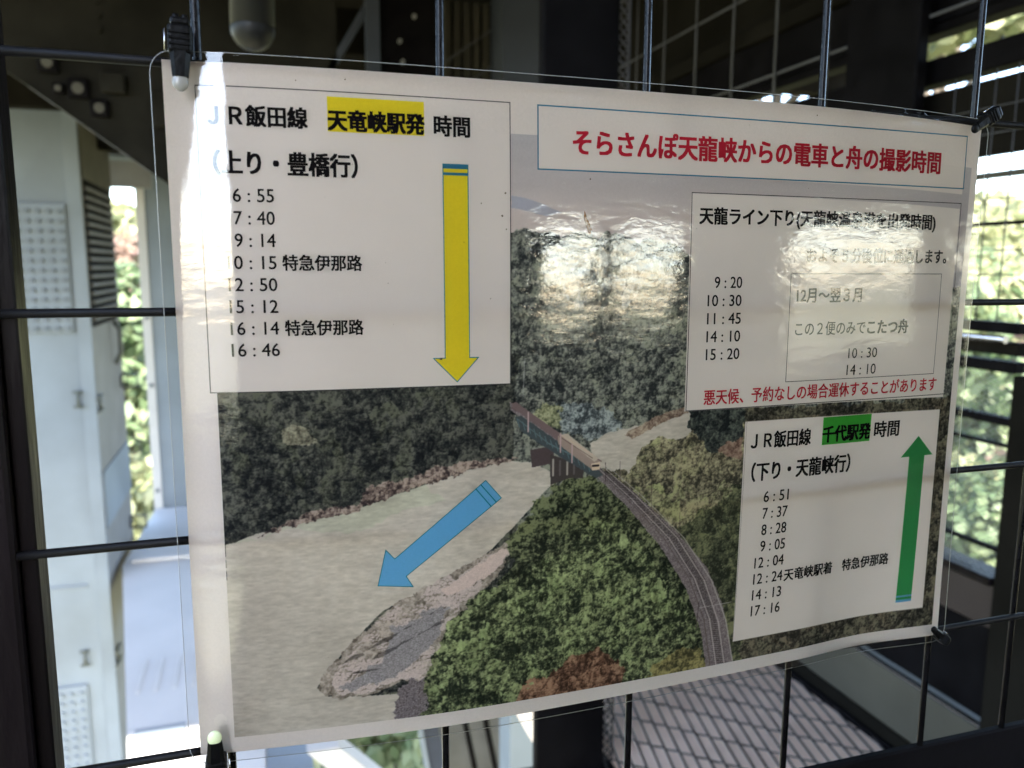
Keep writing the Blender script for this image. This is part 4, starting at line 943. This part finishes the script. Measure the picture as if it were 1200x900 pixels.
def tree(label, az, dist, kind, top, sc=1.0):
    x, y = dist*math.sin(R(az)), dist*math.cos(R(az)); z = terrain_h(x, y)
    t = thing("broadleaf_tree", label, "tree", (x, y, z), "trees on the valley side seen through the wire mesh")
    s = max(.6, (top-z)/8.6)*sc; t.scale = (sc, sc, s) if False else (s, s, s); t.rotation_euler = (0, 0, random.uniform(0, 6.28))
    c = link("crown", KIND[kind][0], None, t); c.location = (0, 0, 5.6)
    k = link("trunk", KIND[kind][1], None, t)
    return t
spots = [("yellow green tree highest in the opening right of the poster", 48.0, 40, 0, 2.9), ("mid green tree just right of the poster's upper right edge", 45.5, 30, 1, 1.2),
 ("yellow green tree behind the lower mesh opening on the right", 47.5, 22, 0, -2.2), ("small reddish tree at the right edge above the handrail", 50.8, 34, 2, 0.2),
 ("mid green tree low behind the fine mesh beside the right post", 49.6, 19, 1, -3.2), ("bushy yellow tree low right of the poster beside the edge", 45.0, 17, 0, -4.2),
 ("reddish tree low behind the fine mesh at the right", 51.5, 24, 2, -2.6),
 ("mid green tree between the two pale columns", -8.3, 34, 1, 1.0), ("reddish tree above the green one between the pale columns", -7.6, 60, 2, 4.2),
 ("yellow green tree lower between the two pale columns", -8.6, 22, 0, -2.6), ("yellow green shrubby tree below the poster's lower left corner", -2.0, 12, 0, -5.0),
 ("mid green tree below the poster between the white girders", 9.5, 13, 1, -5.2), ("reddish tree below the poster's lower left corner", -4.5, 15, 2, -4.8)]
for lab, az, d, k, top in spots: tree(lab, az, d, k, top)
for lab, az, d in (("tall yellow green tree with its crown behind the upper gap right of the black post", 43.5, 52), ("tall yellow green tree seen in the gap left of the black post", 38.0, 56), ("tall yellow green tree farther off, mostly hidden by the black post", 45.0, 68), ("tall yellow green tree farther off behind the poster's upper edge", 35.0, 66)):
    x, y = d*math.sin(R(az)), d*math.cos(R(az)); z = terrain_h(x, y)
    t = thing("broadleaf_tree", lab, "tree", (x, y, z), "trees on the valley side seen through the wire mesh"); t.scale = (2.7*d/54, 2.7*d/54, 1.6*d/54); t.rotation_euler = (0, 0, az)
    c = link("crown", KIND[0][0], None, t); c.location = (0, 0, 14.6); k = link("trunk", KIND[0][1], None, t); k.scale = (1, 1, 2.4)
# the wooded slope behind reads as one mass of leaves
r = np.random.RandomState(11); n = 60000
az = R(1)*(r.rand(n)*100-30); dist = 16+150*r.rand(n)**.8
x = dist*np.sin(az); y = dist*np.cos(az); base = np.array([terrain_h(a, b) for a, b in zip(x, y)])
cl = 2.2*(np.sin(x*.55+np.sin(y*.4)*1.3)*np.cos(y*.6+np.sin(x*.35)*1.5)); z = base+1.0+cl*.5+r.rand(n)*2.2
sz = .25+dist*.006*(.5+r.rand(n)); nrm = r.randn(n, 3); nrm[:, 2] = abs(nrm[:, 2])+.5; nrm /= np.linalg.norm(nrm, axis=1)[:, None]
a = np.cross(nrm, r.randn(n, 3)); a /= np.linalg.norm(a, axis=1)[:, None]; b = np.cross(nrm, a); P = np.stack([x, y, z], 1)
V = np.stack([P-a*sz[:, None], P-b*sz[:, None]*.7, P+a*sz[:, None], P+b*sz[:, None]*.7], 1).reshape(-1, 3)
me = bpy.data.meshes.new("wood"); me.vertices.add(n*4); me.vertices.foreach_set('co', V.astype(np.float32).ravel()); me.loops.add(n*4); me.loops.foreach_set('vertex_index', np.arange(n*4))
me.polygons.add(n); me.polygons.foreach_set('loop_start', np.arange(n)*4); me.update(calc_edges=True)
o = link("distant_wood", me, M['leaf_yellow'], kind='stuff'); o['label'] = "wooded valley side seen blurred through the openings"; o['category'] = "wood"
